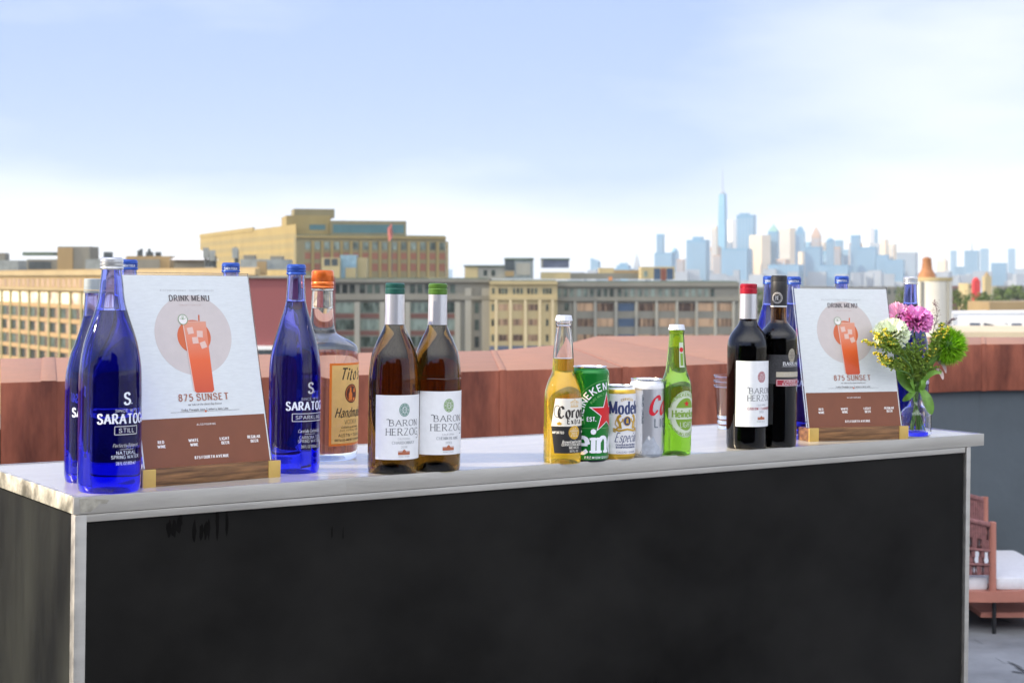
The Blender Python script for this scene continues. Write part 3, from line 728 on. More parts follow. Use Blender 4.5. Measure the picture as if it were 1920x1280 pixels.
L = V.ink(a, hw, .0006); L.text('BARKAN', 0, -679.5, 6.2, 'serif', 37, weight=1.2); L.line([(-20, -684.5), (20, -684.5)], .5); L.build('lettering', M['paper'], V.root)
L = V.ink(a, hw, .0006); L.fill([(-31, -704.3), (31, -704.3), (31, -694.7), (-31, -694.7)]); L.build('strip', M['beige'], V.root)
L = V.ink(a, hw, .0006); L.fill([(-31, -721), (31, -721), (31, -708.5), (-31, -708.5)]); st = L.build('strip', M['red_ink'], V.root)
L = V.ink(a, hw, .0008); L.rect(0, -714.8, 59, 10.6, .7); L.text('CABERNET', 0, -712.6, 3, 'sansb', 34); L.text('SAUVIGNON', 0, -717, 3, 'sansb', 40); L.build('strip_lettering', M['paper'], st)
L = V.ink(a, hw, .0008); L.text('CLASSIC', 0, -699.5, 4, 'serif', 34); L.build('lettering', M['ink_silver'], V.root)

# ------------------------------------------------------------------ beers
M['lager'] = glass('clear_lager_glass', 1.38, (.97, .76, .02), 34, tint=(.97, .80, .11), trans=.86)
M['green_glass'] = glass('green_lager_glass', 1.38, (.45, .85, .01), 26, tint=(.62, .88, .13), trans=.93)
M['crown'] = mat('white_crown_cap', (.74, .76, .80), .35, .4, var=.06)
M['cream'] = mat('cream_label', (.80, .76, .66), .6, var=.03)
M['gold'] = mat('gold_print', (.72, .42, .05), .35, .35, var=.08, scale=200)
def crown_cap(V, y0, y1, hw, name='crown_cap'):
    b = MB(); n = 84; zs = [V.z(y1), V.z(y1) + (V.z(y0) - V.z(y1)) * .45, V.z(y0) - .0006, V.z(y0)]
    rr = [hw * V.k * q for q in (1.0, .95, .90, .78)]; vs = []; fs = []
    for j in range(4):
        for i in range(n):
            w = (1 + (.035 if j == 0 else .02 if j == 1 else 0) * cos(21 * 2 * pi * i / n)); r = rr[j] * w
            vs.append((r * cos(2 * pi * i / n), r * sin(2 * pi * i / n), zs[j]))
    for j in range(3):
        for i in range(n): fs.append((j * n + i, j * n + (i + 1) % n, (j + 1) * n + (i + 1) % n, (j + 1) * n + i))
    fs.append(tuple(range(3 * n, 4 * n))); b.add(vs, fs); return b.build(name, M['crown'], V.root, smooth=50)
hw = 35.4
P = [(None, 28), (None, 32.5), (866, 34), (860, 35), (850, 35.4), (800, 35.4), (760, 35.3), (745, 35), (733, 33.8), (722, 31), (713, 28), (706, 24.8), (700, 22.2), (695, 20.8), (688, 20.4), (675, 19.9), (660, 19), (640, 17.4), (622, 15.2), (614, 14.4), (610.5, 14.6), (609, 15.4), (605, 15.4), (603.5, 14.8), (601, 14.8), (596, 13.6)]
V = Vessel('beer_bottle', 'clear longneck bottle of golden lager with cream and black label', 'beer bottle', 1054, 869, P, 'beer bottles on the bar')
V.shell('glass_body', M['lager'], 671, neck=M['clear'])
crown_cap(V, 590.5, 600.5, 16.2)
a = V.centre(22, hw)
V.label('label', M['cream'], a, hw, -38, 38, 744, 795.5, shape=lambda f: (-38 - 8 * f, 38 + 8 * f))
V.label('label', M['black_foil'], a, hw, -46, 46, 795.5, 845.5, shape=lambda f: (-46 + 7 * f, 46 - 7 * f))
L = V.ink(a, hw, .0005)
L.text('Corona', 0, -769.5, 20, 'black', 66); L.text('Extra', 0, -786, 10, 'black', 31); L.ring(-34, -768, 6, 11, 1); L.build('lettering', M['dark_ink'], V.root)
L = V.ink(a, hw, .0005)
for q in (-8, -4, 0, 4, 8): L.line([(q * .9, -758), (q * 1.05, -752)], .8); L.disc(q * 1.05, -750.8, 1, n=8)
L.line([(-9, -759), (9, -759)], 1.4); L.line([(-9, -752), (-4, -748.5), (0, -747.5), (4, -748.5), (9, -752)], .8); L.disc(0, -746, 1.2, n=8)
for q in (-30, 30): L.fill([(q - 5, -790), (q, -787), (q + 5, -790), (q + 3, -793), (q - 3, -793)])
L.disc(0, -807, 12.5); L.build('gold_print', M['gold'], V.root)
L = V.ink(a, hw, .0007)
for q, t in enumerate(('LA', 'CERVEZA', 'MAS', 'FINA')): L.text(t, 0, -(799.5 + q * 4.6), 3, 'sansb', min(18, 4 * len(t)))
L.text('IMPORTED', -32, -807, 4.2, 'sansb', 22); L.text('IMPORTED', 32, -807, 4.2, 'sansb', 22)
L.text('Brewed and bottled by', 0, -824, 5, 'ital', 48, weight=1.4); L.text('CERVECERIA MODELO', 0, -829.5, 4.2, 'sansb', 50); L.text('MEXICO', 0, -835, 4.2, 'sansb', 22); L.text('12 FL OZ', 0, -841.5, 3.6, 'sansb', 20)
L.build('lettering', M['cream'], V.root)

M['hgreen'] = mat('green_painted_can', (.004, .20, .022), .3, .35, var=.04, coat=.3)
M['can_alu'] = mat('can_aluminium', (.76, .76, .77), .25, .9, var=.03)
M['hring'] = mat('pale_green_print', (.16, .46, .14), .4, .3, var=0)
M['star_red'] = mat('red_star_print', (.62, .008, .012), .4, var=0)
M['dark_can'] = mat('dark_can_foot', (.03, .035, .05), .35, .6, var=.1)
def can(label, cx, yb, yt, hw, rim, m, footm=None, fy=0):
    P = [(None, hw * .74), (None, hw * .80), (yb - 3, hw * .86), (yb - 8, hw * .96), (yb - 12, hw), (yb - 40, hw), (yt + 22, hw), (yt + 17, hw), (yt + 12, hw * .985), (yt + 7, hw * .94), (yt + 3.4, rim * .985), (yt + 2.6, rim)]
    V = Vessel('beer_can', label, 'beer can', cx, yb, P, 'beer cans on the bar', smooth=4)
    b = MB(); b.lathe([(0, .003)] + V.prof + [(0, V.prof[-1][1])], 64); b.build('can_body', m, V.root, smooth=40)
    r = rim * V.k; z = V.z(yt)
    b = MB(); b.lathe([(r * .96, z - .003), (r + .0006, z - .0022), (r + .0006, z - .0006), (r, z), (r - .0014, z), (r - .0022, z - .0030), (0, z - .0030)], 64)
    b.lathe([(.0001, z - .0029), (.006, z - .0026), (.006, z - .0018), (0, z - .0018)], 16, c=(0, .006, 0)); b.build('can_lid', M['can_alu'], V.root, smooth=40)
    return V
hw = 36.5
V = can('tall bright green beer can with a red star', 1104, 865, 685.5, hw, 31, M['hgreen'])
V.band('foot_band', 858.5, 862.5, M['dark_can'], .0002)
a = V.centre(31, hw)
L = V.ink(a, hw); L.star(0, -772, 40, .39); L.text('EST. 1873', -22, -782, 7.6, 'sansb', 30, align=-1) if False else None
L.text('EST.', -33, -782, 7.6, 'sansb', 17); L.text('1873', 33, -782, 7.6, 'sansb', 17)
L.text('HEINEKEN', 0, -776, 13, 'sansb', 96, arc=55, rot=-.87)
L.text('Heineken', 11, -823, 44, 'slab', 222, weight=1.0, sp=.06); L.text('PREMIUM QUALITY LAGER', 0, -853, 4.2, 'sansb', 90, sp=.4)
L.build('lettering', M['ink_white'], V.root)
L = V.ink(a, hw, .0007); L.star(0, -772, 35.5, .39); L.build('star', M['star_red'], V.root)
L = V.ink(a, hw, .0003); L.line([(48 * sin(t), -776 + 48 * cos(t)) for t in [-1.9 + q * .1 for q in range(39)]], .9); L.line([(66 * sin(t), -776 + 66 * cos(t)) for t in [-1.7 + q * .1 for q in range(35)]], .9)
L.line([(-100, -799), (100, -799)], .9); L.line([(-100, -856), (100, -856)], .8); L.text('PURE MALT LAGER BREWED', 0, -776, 4.4, 'sansb', 80, arc=41); L.build('ring_print', M['hring'], V.root)

M['mwhite'] = mat('white_painted_can', (.80, .80, .80), .35, .1, var=.02, coat=.3)
M['mblue'] = mat('navy_print', (.03, .05, .16), .5, var=0)
M['mgold'] = mat('gold_can_band', (.74, .46, .06), .28, .6, var=.05)
hw = 33
V = can('small white and gold beer can beside the tall green can', 1158, 861, 721, hw, 28.2, M['mwhite'])
V.band('gold_band', 735.5, 728, M['mgold'], .0002, 6); V.band('gold_band', 857, 847, M['mgold'], .0002, 6)
a = V.centre(17, hw)
L = V.ink(a, hw)
L.text('Modelo', 0, -761, 23, 'serif', 70, weight=1.25); L.text('Especial', 0, -816, 17, 'script', 48, weight=.6)
L.text('Cerveza de barril de Mexico', 0, -829.5, 4, 'ital', 44, weight=1.3); L.text('BEER IMPORTED FROM MEXICO', 0, -834.5, 3, 'sansb', 42); L.text('CALIDAD * SABOR', 0, -843.5, 3, 'sans', 40); L.disc(0, -786, 7, 8); L.build('lettering', M['mblue'], V.root)
L = V.ink(a, hw, .0006); L.ring(0, -786, 7.6, 8.6, 1.3); L.fill([(-3, -790), (3, -790), (2, -783), (0, -780), (-2, -783)])
for s in (-1, 1):   # a pair of rearing beasts
    for pts, w in (([(13, -800), (15, -790), (19, -783), (17, -777)], 5), ([(15, -790), (10, -786), (9, -781)], 2), ([(17, -778), (13, -775)], 5), ([(19, -796), (23, -792), (22, -784)], 1.6), ([(16, -797), (21, -800)], 3)):
        L.line([(s * x, y) for x, y in pts], w)
L.line([(-27, -800), (-16, -804), (0, -801), (16, -804), (27, -800)], 3.4); L.line([(-27, -804), (-22, -806)], 2.5); L.line([(27, -804), (22, -806)], 2.5)
L.text('CERVEZA', 0, -776, 4.2, 'sansb', 26, arc=31, sp=.3); L.build('gold_print', M['mgold'], V.root)

M['csilver'] = mat('silver_beer_can', (.66, .67, .70), .30, .8, var=.05, scale=30, stretch=(1, 1, .1))
M['cred'] = mat('red_script_print', (.62, .012, .03), .4, .1, var=0)
M['cgrey'] = mat('slate_print', (.10, .14, .17), .5, var=0)
M['cmount'] = mat('pale_mountain_print', (.50, .54, .60), .4, .4, var=.12, scale=140)
hw = 32
V = can('silver light beer can with red script between gold can and green bottle', 1211, 857, 709, hw, 29.5, M['csilver'])
V.band('white_band', 727, 716, M['mwhite'], .0002, 6)
a = V.centre(31.8, hw)
L = V.ink(a, hw); L.text('Coors', 2, -757, 32, 'script', 92, weight=1.5); L.build('lettering', M['cred'], V.root)
L = V.ink(a, hw); L.text('LIGHT', 0, -790, 16, 'sans', 62, sp=.3); L.build('lettering', M['cgrey'], V.root)
L = V.ink(a, hw, .0003)
L.fill([(-58, -846), (-54, -832), (-47, -820), (-42, -812), (-37, -818), (-33, -814), (-26, -828), (-20, -833), (-14, -846)]); L.fill([(-14, -846), (-4, -832), (4, -820), (12, -806), (19, -812), (28, -826), (38, -846)]); L.fill([(-62, -852), (40, -852), (40, -844), (-10, -842), (-62, -845)]); L.build('mountain_print', M['cmount'], V.root)
L = V.ink(a, hw, .00045); L.fill([(-42, -812.5), (-44, -818), (-40.5, -822), (-38.5, -818), (-37.5, -819)]); L.fill([(12, -806.5), (8, -815), (12, -818), (15, -814), (18.5, -813)])
L.build('snow_print', M['mwhite'], V.root)
L = V.ink(a, hw, .0003); L.fill([(-84, -852), (-54, -852), (-54, -729), (-84, -729)]); L.build('white_panel', M['mwhite'], V.root)
L = V.ink(a, hw, .0005)
for q, ch in enumerate('COLD LAGER'):
    if ch != ' ': L.text(ch, -53.5, -(740 + q * 5.4), 4.6, 'sansb', 3.4)
L.build('lettering', M['cgrey'], V.root)

hw = 29.5
P = [(None, 23), (None, 27), (851, 28.3), (846, 29.1), (836, 29.5), (780, 29.5), (740, 29.5), (728, 29.3), (720, 28.4), (712, 26.2), (704, 23.2), (696, 20.8), (686, 19.2), (672, 17.6), (658, 16.2), (645, 15.3), (632, 14.4), (625, 14), (622, 14.6), (619, 14.6), (617, 13.6), (612, 13)]
V = Vessel('beer_bottle', 'green glass beer bottle with an oval label at the end of the beers', 'beer bottle', 1266, 853.5, P, 'beer bottles on the bar')
V.shell('glass_body', M['green_glass'], 651)
crown_cap(V, 608, 617.5, 15.6)
M['oval'] = mat('pale_green_label', (.60, .68, .52), .5, var=.03)
M['ogreen'] = mat('olive_green_label', (.20, .36, .03), .45, var=.05)
a = V.centre(19.5, hw)
L = V.ink(a, hw); L.disc(0, -773.5, 33, 43.5, 44); L.build('label', M['oval'], V.root)
L = V.ink(a, hw, .0006); L.disc(0, -773.5, 22.5, 30, 40); L.ring(0, -773.5, 31.5, 42, .8); L.text('HEINEKEN LIGHT', 0, -773.5, 5.6, 'sansb', 66, arc=36.5); L.text('PREMIUM LIGHT LAGER', 0, -773.5, 5, 'sansb', 74, arc=-37.5); L.build('label_field', M['ogreen'], V.root)
L = V.ink(a, hw, .0008); L.fill([(-35, -783), (35, -783), (35, -762), (-35, -762)]); L.text('LIGHT', 0, -793, 9.5, 'sans', 26); L.build('name_band', M['oval'], V.root)
L = V.ink(a, hw, .001); L.text('Heineken', 0, -772.5, 13, 'slab', 56, sp=.08); L.build('lettering', M['ogreen'], V.root)
L = V.ink(a, hw, .001); L.star(0, -754, 6.4, .4); L.build('star', M['star_red'], V.root)
i = V.ink(V.centre(9, 16), 16, .0004); i.fill([(-4.5, -687), (4.5, -687), (4.5, -641), (-4.5, -641)]); i.build('neck_label', M['oval'], V.root)
i = V.ink(V.centre(9, 16), 16, .0006); i.fill([(-2.6, -684), (2.6, -684), (2.6, -661), (-2.6, -661)]); i.build('neck_print', M['ogreen'], V.root)
i = V.ink(V.centre(9, 16), 16, .0006); i.disc(0, -654.5, 4, 4.6); i.build('neck_star', M['star_red'], V.root)

# ------------------------------------------------------------------ plastic cups, nested
M['plastic'] = glass('clear_plastic', 1.30, None, 0, .03)
cb = on_bar(1360, 806); ck = (cb.y + .03) / F
for q in range(3):
    t = thing('plastic_cup', ['clear plastic cup at the bottom of the stack of three behind the red wine', 'clear plastic cup in the middle of the stack of three behind the red wine', 'clear plastic cup on top of the stack of three behind the red wine'][q], 'cup',
              ((1360 - 960) * ck, cb.y + .03, cb.z + q * .0105), (0, BT, 0), 'stacked plastic cups')
    b = MB(); h = .092; r0, r1 = .0165 , .0245; w = .0007
    out = [(0, .001), (r0 * .9, 0), (r0, .002), (r0 * 1.04, .012), (r1, h - .004), (r1 + .0012, h - .003), (r1 + .0012, h)]
    inn = [(r1 - w, h), (r0 * 1.04 - w, .012), (r0 - w, .004), (0, .003)]
    b.lathe(out + inn, 40); b.build('cup_wall', M['plastic'], t, smooth=40)
# ------------------------------------------------------------------ menu stands
M['walnut'] = mat('walnut_wood', (.11, .05, .02), .45, var=.45, scale=9, col2=(.23, .115, .045), stretch=(1.2, 9, 16))
M['brass'] = mat('brass_end_block', (.62, .42, .12), .42, .4, var=.06, scale=30)
M['acrylic'] = glass('clear_acrylic', 1.3, (.9, .96, 1), .4)
M['menu'] = mat('menu_paper', (.67, .705, .70), .45, var=.045, scale=120, coat=.2, stretch=(.6, 1, 3))
M['menu_ring'] = mat('menu_beige_circle', (.58, .52, .49), .45, var=.03, scale=60, coat=.35)
M['menu_brown'] = mat('menu_brown_band', (.20, .058, .020), .5, var=.05, scale=30, coat=.08)
M['menu_ink'] = mat('menu_charcoal', (.10, .085, .085), .5, var=0, coat=.3)
M['menu_rust'] = mat('menu_rust', (.36, .13, .075), .5, var=0, coat=.3)
M['menu_white'] = mat('menu_white_print', (.80, .76, .72), .5, var=0, coat=.3)
M['menu_orange'] = mat('menu_orange_disc', (.62, .115, .022), .45, var=.05, coat=.3)
M['menu_rim'] = mat('menu_green_rim', (.16, .30, .12), .5, var=0)
# the drink is printed with a graded ink: pale at the rim, deep orange at the foot
M['menu_drink'] = mat('menu_drink', (.80, .17, .03), .45, var=0, coat=.3)
_n, _l = M['menu_drink'].node_tree.nodes, M['menu_drink'].node_tree.links
_tc = _n.new('ShaderNodeTexCoord'); _sx = _n.new('ShaderNodeSeparateXYZ'); _mr = _n.new('ShaderNodeMapRange'); _cr = _n.new('ShaderNodeValToRGB')
_l.new(_tc.outputs['Generated'], _sx.inputs[0]); _l.new(_sx.outputs['Z'], _cr.inputs['Fac'])
_cr.color_ramp.elements[0].color = (.58, .065, .012, 1); _cr.color_ramp.elements[1].color = (.70, .30, .19, 1)
_e = _cr.color_ramp.elements.new(.45); _e.color = (.76, .11, .014, 1)
_l.new(_cr.outputs['Color'], _n['Principled BSDF'].inputs['Base Color'])
M['menu_ice'] = mat('menu_ice', (.74, .50, .42), .45, var=0, coat=.3)

def menu_stand(label, pl, pr, lean, base_h=.0255, HH=.279):
    """pl, pr: front bottom corners of the wooden foot"""
    d = Vector((pr.x - pl.x, pr.y - pl.y, 0)); W = d.length; yaw = atan2(d.y, d.x)
    t = thing('menu_stand', label, 'menu stand', ((pl.x + pr.x) / 2, (pl.y + pr.y) / 2, (pl.z + pr.z) / 2))
    t.rotation_euler = (Matrix.Rotation(BT, 3, 'Y') @ Matrix.Rotation(yaw, 3, 'Z')).to_euler()
    D = .042; bw = .0215
    b = MB(); b.box((0, D / 2 + .001, base_h / 2), (W - .001, D, base_h)); b.build('wooden_foot', M['walnut'], t, bevel=.0012)
    for s in (-1, 1):
        b = MB(); b.box((s * (W / 2 - bw / 2), .0015, base_h / 2), (bw, .004, base_h + .001)); b.build('brass_end', M['brass'], t, bevel=.001)
    WW = .216; y0 = .013; z0 = base_h - .004; v0 = .004
    ca, sa = cos(lean), sin(lean)
    def mp(u, v, l): # sheet coordinates, l = lift to the front
        return (u, y0 + v * sa - l * ca, z0 + v * ca + l * sa)
    b = MB(); ring = []
    for u, v in ((-WW / 2 - .0022, -.003), (WW / 2 + .0022, -.003), (WW / 2 + .0022, HH + .0045), (-WW / 2 - .0022, HH + .0045)): ring.append((u, v))
    b.add([mp(u, v, -.0006) for u, v in ring] + [mp(u, v, -.0042) for u, v in ring], [(0, 1, 2, 3), (7, 6, 5, 4), (0, 4, 5, 1), (1, 5, 6, 2), (2, 6, 7, 3), (3, 7, 4, 0)])
    b.build('acrylic_panel', M['acrylic'], t)
    i = Ink(mp, .0, .03); x = WW / 2
    b = MB(); g = [(-x, 0), (x, 0), (x, HH), (-x, HH)]
    b.add([mp(u, v, .0001) for u, v in g] + [mp(u, v, -.0003) for u, v in g], [(0, 1, 2, 3), (7, 6, 5, 4), (0, 4, 5, 1), (1, 5, 6, 2), (2, 6, 7, 3), (3, 7, 4, 0)])
    sheet = b.build('menu_sheet', M['menu'], t)
    I = lambda lift: Ink(mp, lift, .004)
    fv = lambda f: HH * (1 - f)
    k = I(.0002); k.fill([(-x + .002, .0015), (x - .002, .0015), (x - .002, fv(.742)), (-x + .002, fv(.742))]); k.build('brown_band', M['menu_brown'], sheet)
    k = I(.0002); k.disc(.0, fv(.315), .0655, .063, 64); k.build('beige_circle', M['menu_ring'], sheet)
    k = I(.0004); k.disc(.0005, fv(.325), .0285, .0265, 48); k.build('orange_disc', M['menu_orange'], sheet)
    k = I(.0006); g0, g1 = fv(.245), fv(.617)
    k.fill([(.0055 - .0155, g1 + .003), (.0055 - .012, g1), (.0055 + .015, g1), (.0055 + .0182, g1 + .003), (.0035 + .0198, g0), (.0035 - .0198, g0)]); k.build('drink_glass', M['menu_drink'], sheet)
    k = I(.0008)
    for (u, f, a) in ((-.005, .293, .15), (.0105, .311, -.08), (.0015, .344, .05), (.0145, .369, .3)):
        c = fv(f); r = .0072; k.fill([(u + r * cos(a + q * pi / 2 + pi / 4), c + r * sin(a + q * pi / 2 + pi / 4)) for q in range(4)])
    k.line([(-.0163, g0), (-.0102, fv(.61))], .0016); k.line([(-.0165, g0), (.0235, g0)], .0009)
    k.build('ice_cubes', M['menu_ice'], sheet)
    k = I(.0007); k.line([(.0118, fv(.247)), (.0128, fv(.21))], .0022); k.disc(.0048, fv(.7135), .0017, n=12); k.build('straw', M['menu_orange'], sheet)
    k = I(.0009); k.disc(-.0155, fv(.234), .0078, n=24); k.build('lime_slice', M['menu_white'], sheet)
    k = I(.001); k.ring(-.0155, fv(.234), .0078, .0078, .001); k.line([(-.0155, fv(.234)), (-.0155, fv(.212))], .0005)
    for q in range(4): k.line([(-.0155, fv(.234)), (-.0155 + .006 * cos(.4 + q * .8), fv(.234) + .006 * sin(.4 + q * .8))], .0006)
    k.build('lime_rim', M['menu_rim'], sheet)
    k = I(.0005)
    k.text('875 FOURTH AVENUE _ ROOFTOP TERRACE', -.002, fv(.08), .0026, 'thin', .092, sp=.5); k.text('DRINK MENU', 0, fv(.1205), .0088, 'bold', .069, weight=.95, sp=.2)
    k.build('lettering', M['menu_ink'], sheet)
    k = I(.0005); k.text('TONIGHT * FEATURE', 0, fv(.158), .0022, 'thin', .039, sp=.5); k.build('lettering', M['menu_rust'], sheet)
    k = I(.0009); k.text('875 SUNSET', .0045, fv(.640), .0100, 'bold', .086, weight=.85, sp=.2); k.build('lettering', M['menu_rust'], sheet)
    k = I(.0005); k.text('our take on the classic Bay Breeze', .005, fv(.676), .0033, 'ital', .057); k.text('Vodka, Pineapple Juice, Cranberry Juice, Lime', .004, fv(.703), .0034, 'sans', .080)
    k.line([(-.054, fv(.7135)), (.063, fv(.7135))], .0004); k.build('lettering', M['menu_ink'], sheet)
    k = I(.0004); k.text('ALSO POURING', .003, fv(.78), .0028, 'sansb', .032, sp=.5)
    for u, a, c in ((-.0755, 'RED', 'WINE'), (-.0215, 'WHITE', 'WINE'), (.0315, 'LIGHT', 'BEER'), (.0825, 'REGULAR', 'BEER')):
        w = .0027; k.text(a, u, fv(.859), .0042, 'heavy', w * len(a) * (1.25 if len(a) < 7 else 1.18)); k.text(c, u + .0004, fv(.881), .0042, 'heavy', w * 4.2 * 1.2)
    k.text('875 FOURTH AVENUE', .006, fv(.947), .0042, 'heavy', .058, sp=.24); k.build('lettering', M['menu_white'], sheet)
    return t
menu_stand('nearer drink menu on a walnut and brass stand, beside the big blue bottle', on_bar(267, 914.5), on_bar(526, 893.5), .27, HH=.299)
_pl = on_bar(1516, 827); _pr = on_bar(1705, 823)
_d = (_pr - _pl); _m = (_pl + _pr) / 2; _a = radians(21)
_pl2 = _m - Vector((cos(_a), sin(_a), 0)) * .1145; _pr2 = _m + Vector((cos(_a), sin(_a), 0)) * .1145
for q in (_pl2, _pr2): q.z = BZ0 - BT * q.x
menu_stand('farther drink menu on a walnut and brass stand, next to the flowers', _pl2, _pr2, .22, HH=.283)
# ------------------------------------------------------------------ vase and flowers
vf = on_bar(1717, 819.5); vk = (vf.y + .032) / F
VX, VY = (1717 - 960) * vk, vf.y + .032; VZ = BZ0 - BT * VX
M['vase'] = glass('vase_glass', 1.33, (.9, .95, .93), 2)
vase = thing('glass_vase', 'small clear milk bottle vase holding the mixed flowers on the bar', 'vase', (VX, VY, VZ), (0, BT, 0))
def vz(y): return (820 - y) * vk - .004
op = spline([(25 * vk, .001), (28 * vk, .006), (28.6 * vk, .016), (28.5 * vk, vz(785)), (27.5 * vk, vz(774)), (23 * vk, vz(766)), (16 * vk, vz(760)), (12.6 * vk, vz(753)), (12.4 * vk, vz(744)), (13.6 * vk, vz(740)), (14.4 * vk, vz(737)), (13.8 * vk, vz(733.5))], 4)
b = MB(); w = .0022
b.lathe([(0, .004), (20 * vk, .0005)] + op + [(max(r - w, .001), z) for r, z in op[::-1] if z > .009] + [(20 * vk, .009), (0, .0085)], 48)
b.build('glass_body', M['vase'], vase, smooth=40)
M['water'] = glass('vase_water', 1.15, (.93, .95, .8), 3)
def fpt(px, py, dy=0.0):       # a point among the flowers, dy metres behind the vase axis
    return at(px, py, VY + dy)
M['stem'] = mat('flower_stem_green', (.10, .22, .035), .5, var=.25, scale=40)
M['leaf'] = mat('broad_leaf_green', (.10, .20, .018), .42, var=.35, scale=30, col2=(.13, .30, .03), sss=.0)
M['leaf2'] = mat('light_leaf_green', (.16, .34, .04), .45, var=.3, scale=30)
M['pink'] = mat('carnation_pink', (.76, .24, .56), .55, var=.15, scale=60, sss=.25)
M['palepink'] = mat('pale_pink_petal', (.80, .38, .56), .55, var=.12, scale=60, sss=.25)
M['creamw'] = mat('cream_petal', (.72, .78, .54), .6, var=.08, scale=40, sss=.25)
M['lime'] = mat('fresh_green_tuft', (.27, .56, .015), .55, var=.35, scale=60, sss=.15)
M['yellow'] = mat('goldenrod_yellow', (.66, .54, .03), .6, var=.2, scale=90)
M['budgreen'] = mat('bud_green', (.17, .27, .025), .6, var=.3, scale=90)
M['mauve'] = mat('dry_mauve_twig', (.20, .13, .13), .7, var=.3, scale=80)
neck = Vector((VX, VY, VZ + vz(735))); foot = Vector((VX, VY, VZ + .012))
rf = random.Random(11)
def stem(top, parent, r=.0016, m=None, bend=.0, name='stem', foot_off=None):
    dx, dy = foot_off or (rf.uniform(-.006, .006), rf.uniform(-.005, .005))
    nk = neck + Vector((dx, dy, 0)); ft = foot + Vector((-dx * 2.0 + rf.uniform(-.006, .006), -dy * 1.6, 0))
    mid = (nk + top) / 2 + Vector((bend + (top.x - nk.x) * -.18, 0, .012))
    pts = spline([tuple(ft), tuple(nk), tuple(mid), tuple(top)], 8)
    b = MB(); b.tube([Vector(p) - parent.location for p in pts], r, 7); return b.build(name, m or M['stem'], parent, smooth=60)
def petal(b, c, ax, side, ln, wd, curl, ruff, rg, n=9, m_=6):
    """a ruffled petal from c along ax, width along side, curling towards up"""
    up = ax.cross(side).normalized(); vs = []; ph = rg.uniform(0, 6.28)
    for j in range(m_ + 1):
        f = j / m_; w = wd * (.18 + .82 * f ** .8)
        for i in range(n + 1):
            g = i / n * 2 - 1; a = g * .9 * f
            rad = ln * f * (1 + (.06 * cos(i * 2.7 + ph) if j == m_ else 0))
            p = c + ax * (rad * cos(a * .7)) + side * (g * w) + up * (curl * f * f * ln + ruff * f * f * sin(i * 1.9 + ph) + ruff * .6 * f * sin(i * 3.7 + ph * 2) - abs(g) * .1 * ln * f)
            vs.append(tuple(p))
    b.add(vs, [(j * (n + 1) + i, j * (n + 1) + i + 1, (j + 1) * (n + 1) + i + 1, (j + 1) * (n + 1) + i) for j in range(m_) for i in range(n)])
def carnation(name, label, px, py, dy, R, face, m, seed, npet=30, ruff=.10):
    rg = random.Random(seed); c = fpt(px, py, dy)
    t = thing(name, label, 'flower', tuple(c), group='flowers in the milk bottle vase')
    face = Vector(face).normalized(); s0 = face.cross(Vector((.31, .2, .9))).normalized(); s1 = face.cross(s0)
    b = MB(); base = face * (-R * .55)
    for q in range(npet):
        lay = q / npet; th = q * 2.39996 + rg.uniform(-.2, .2)
        rad = s0 * cos(th) + s1 * sin(th)
        op_ = .25 + lay * 1.25                       # inner petals upright, outer petals spread
        ax = (face * cos(op_) + rad * sin(op_)).normalized()
        sd = ax.cross(rad if abs(ax.dot(rad)) < .98 else face).normalized()
        petal(b, base + rad * R * .08, ax, sd, R * (1.12 + .12 * rg.random()), R * (.34 + .16 * lay), -.18 - .12 * lay, R * ruff, rg)
    b.build('petals', m, t, smooth=180)
    b = MB(); cal = [(.0, -R * 1.15), (R * .16, -R * 1.1), (R * .24, -R * .85), (R * .26, -R * .5), (R * .3, -R * .3), (0, -R * .3)]
    b.lathe(cal, 14); k = b.build('calyx', M['stem'], t, smooth=60); k.rotation_euler = face.to_track_quat('Z', 'Y').to_euler()
    stem(c - face * R * .8, t, .0018); return t
carnation('carnation', 'vivid pink carnation at the top of the bouquet, ruffled petals', 1718, 592, -.012, 26 * vk, (.05, -.52, .85), M['pink'], 5, 34)
carnation('carnation', 'paler pink carnation behind and left of the vivid pink one', 1682, 587, .004, 25 * vk, (-.3, -.6, .75), M['palepink'], 8, 26)
carnation('garden_rose', 'large soft cream white bloom at the left of the bouquet', 1672, 618, -.075, 26 * vk, (-.1, -.62, .78), M['creamw'], 12, 64, .05)

c = fpt(1778, 648, -.008); t = thing('dianthus_ball', 'fuzzy lime green ball flower at the right of the bouquet', 'flower', tuple(c), group='flowers in the milk bottle vase')
b = MB(); R = 37 * vk; rg = random.Random(4)
for q in range(3000):
    z = 1 - 2 * (q + .5) / 3000; th = q * 2.39996; r = sqrt(1 - z * z)
    d = Vector((r * cos(th), r * sin(th) * .9, z * 1.08)); d += Vector((rg.gauss(0, .12), rg.gauss(0, .12), rg.gauss(0, .12))); ln = R * rg.uniform(.82, 1.1)
    sd = d.cross(Vector((rg.uniform(-1, 1), rg.uniform(-1, 1), rg.uniform(-1, 1)))).normalized() * .0009
    p0, p1 = d * R * .45, d.normalized() * ln + Vector((rg.gauss(0, .0015), rg.gauss(0, .0015), rg.gauss(-.001, .0015))); pm = (p0 + p1) / 2
    b.add([p0 - sd, p0 + sd, pm + sd * .9, p1, pm - sd * .9], [(0, 1, 2, 4), (4, 2, 3)])
b.build('tuft', M['lime'], t)
b = MB(); b.lathe([(0, -R * .62), (R * .4, -R * .5), (R * .62, 0), (R * .4, R * .5), (0, R * .62)], 16); b.build('tuft_core', M['leaf'], t, smooth=80)
stem(c + Vector((-.01, 0, -R * .5)), t, .002)

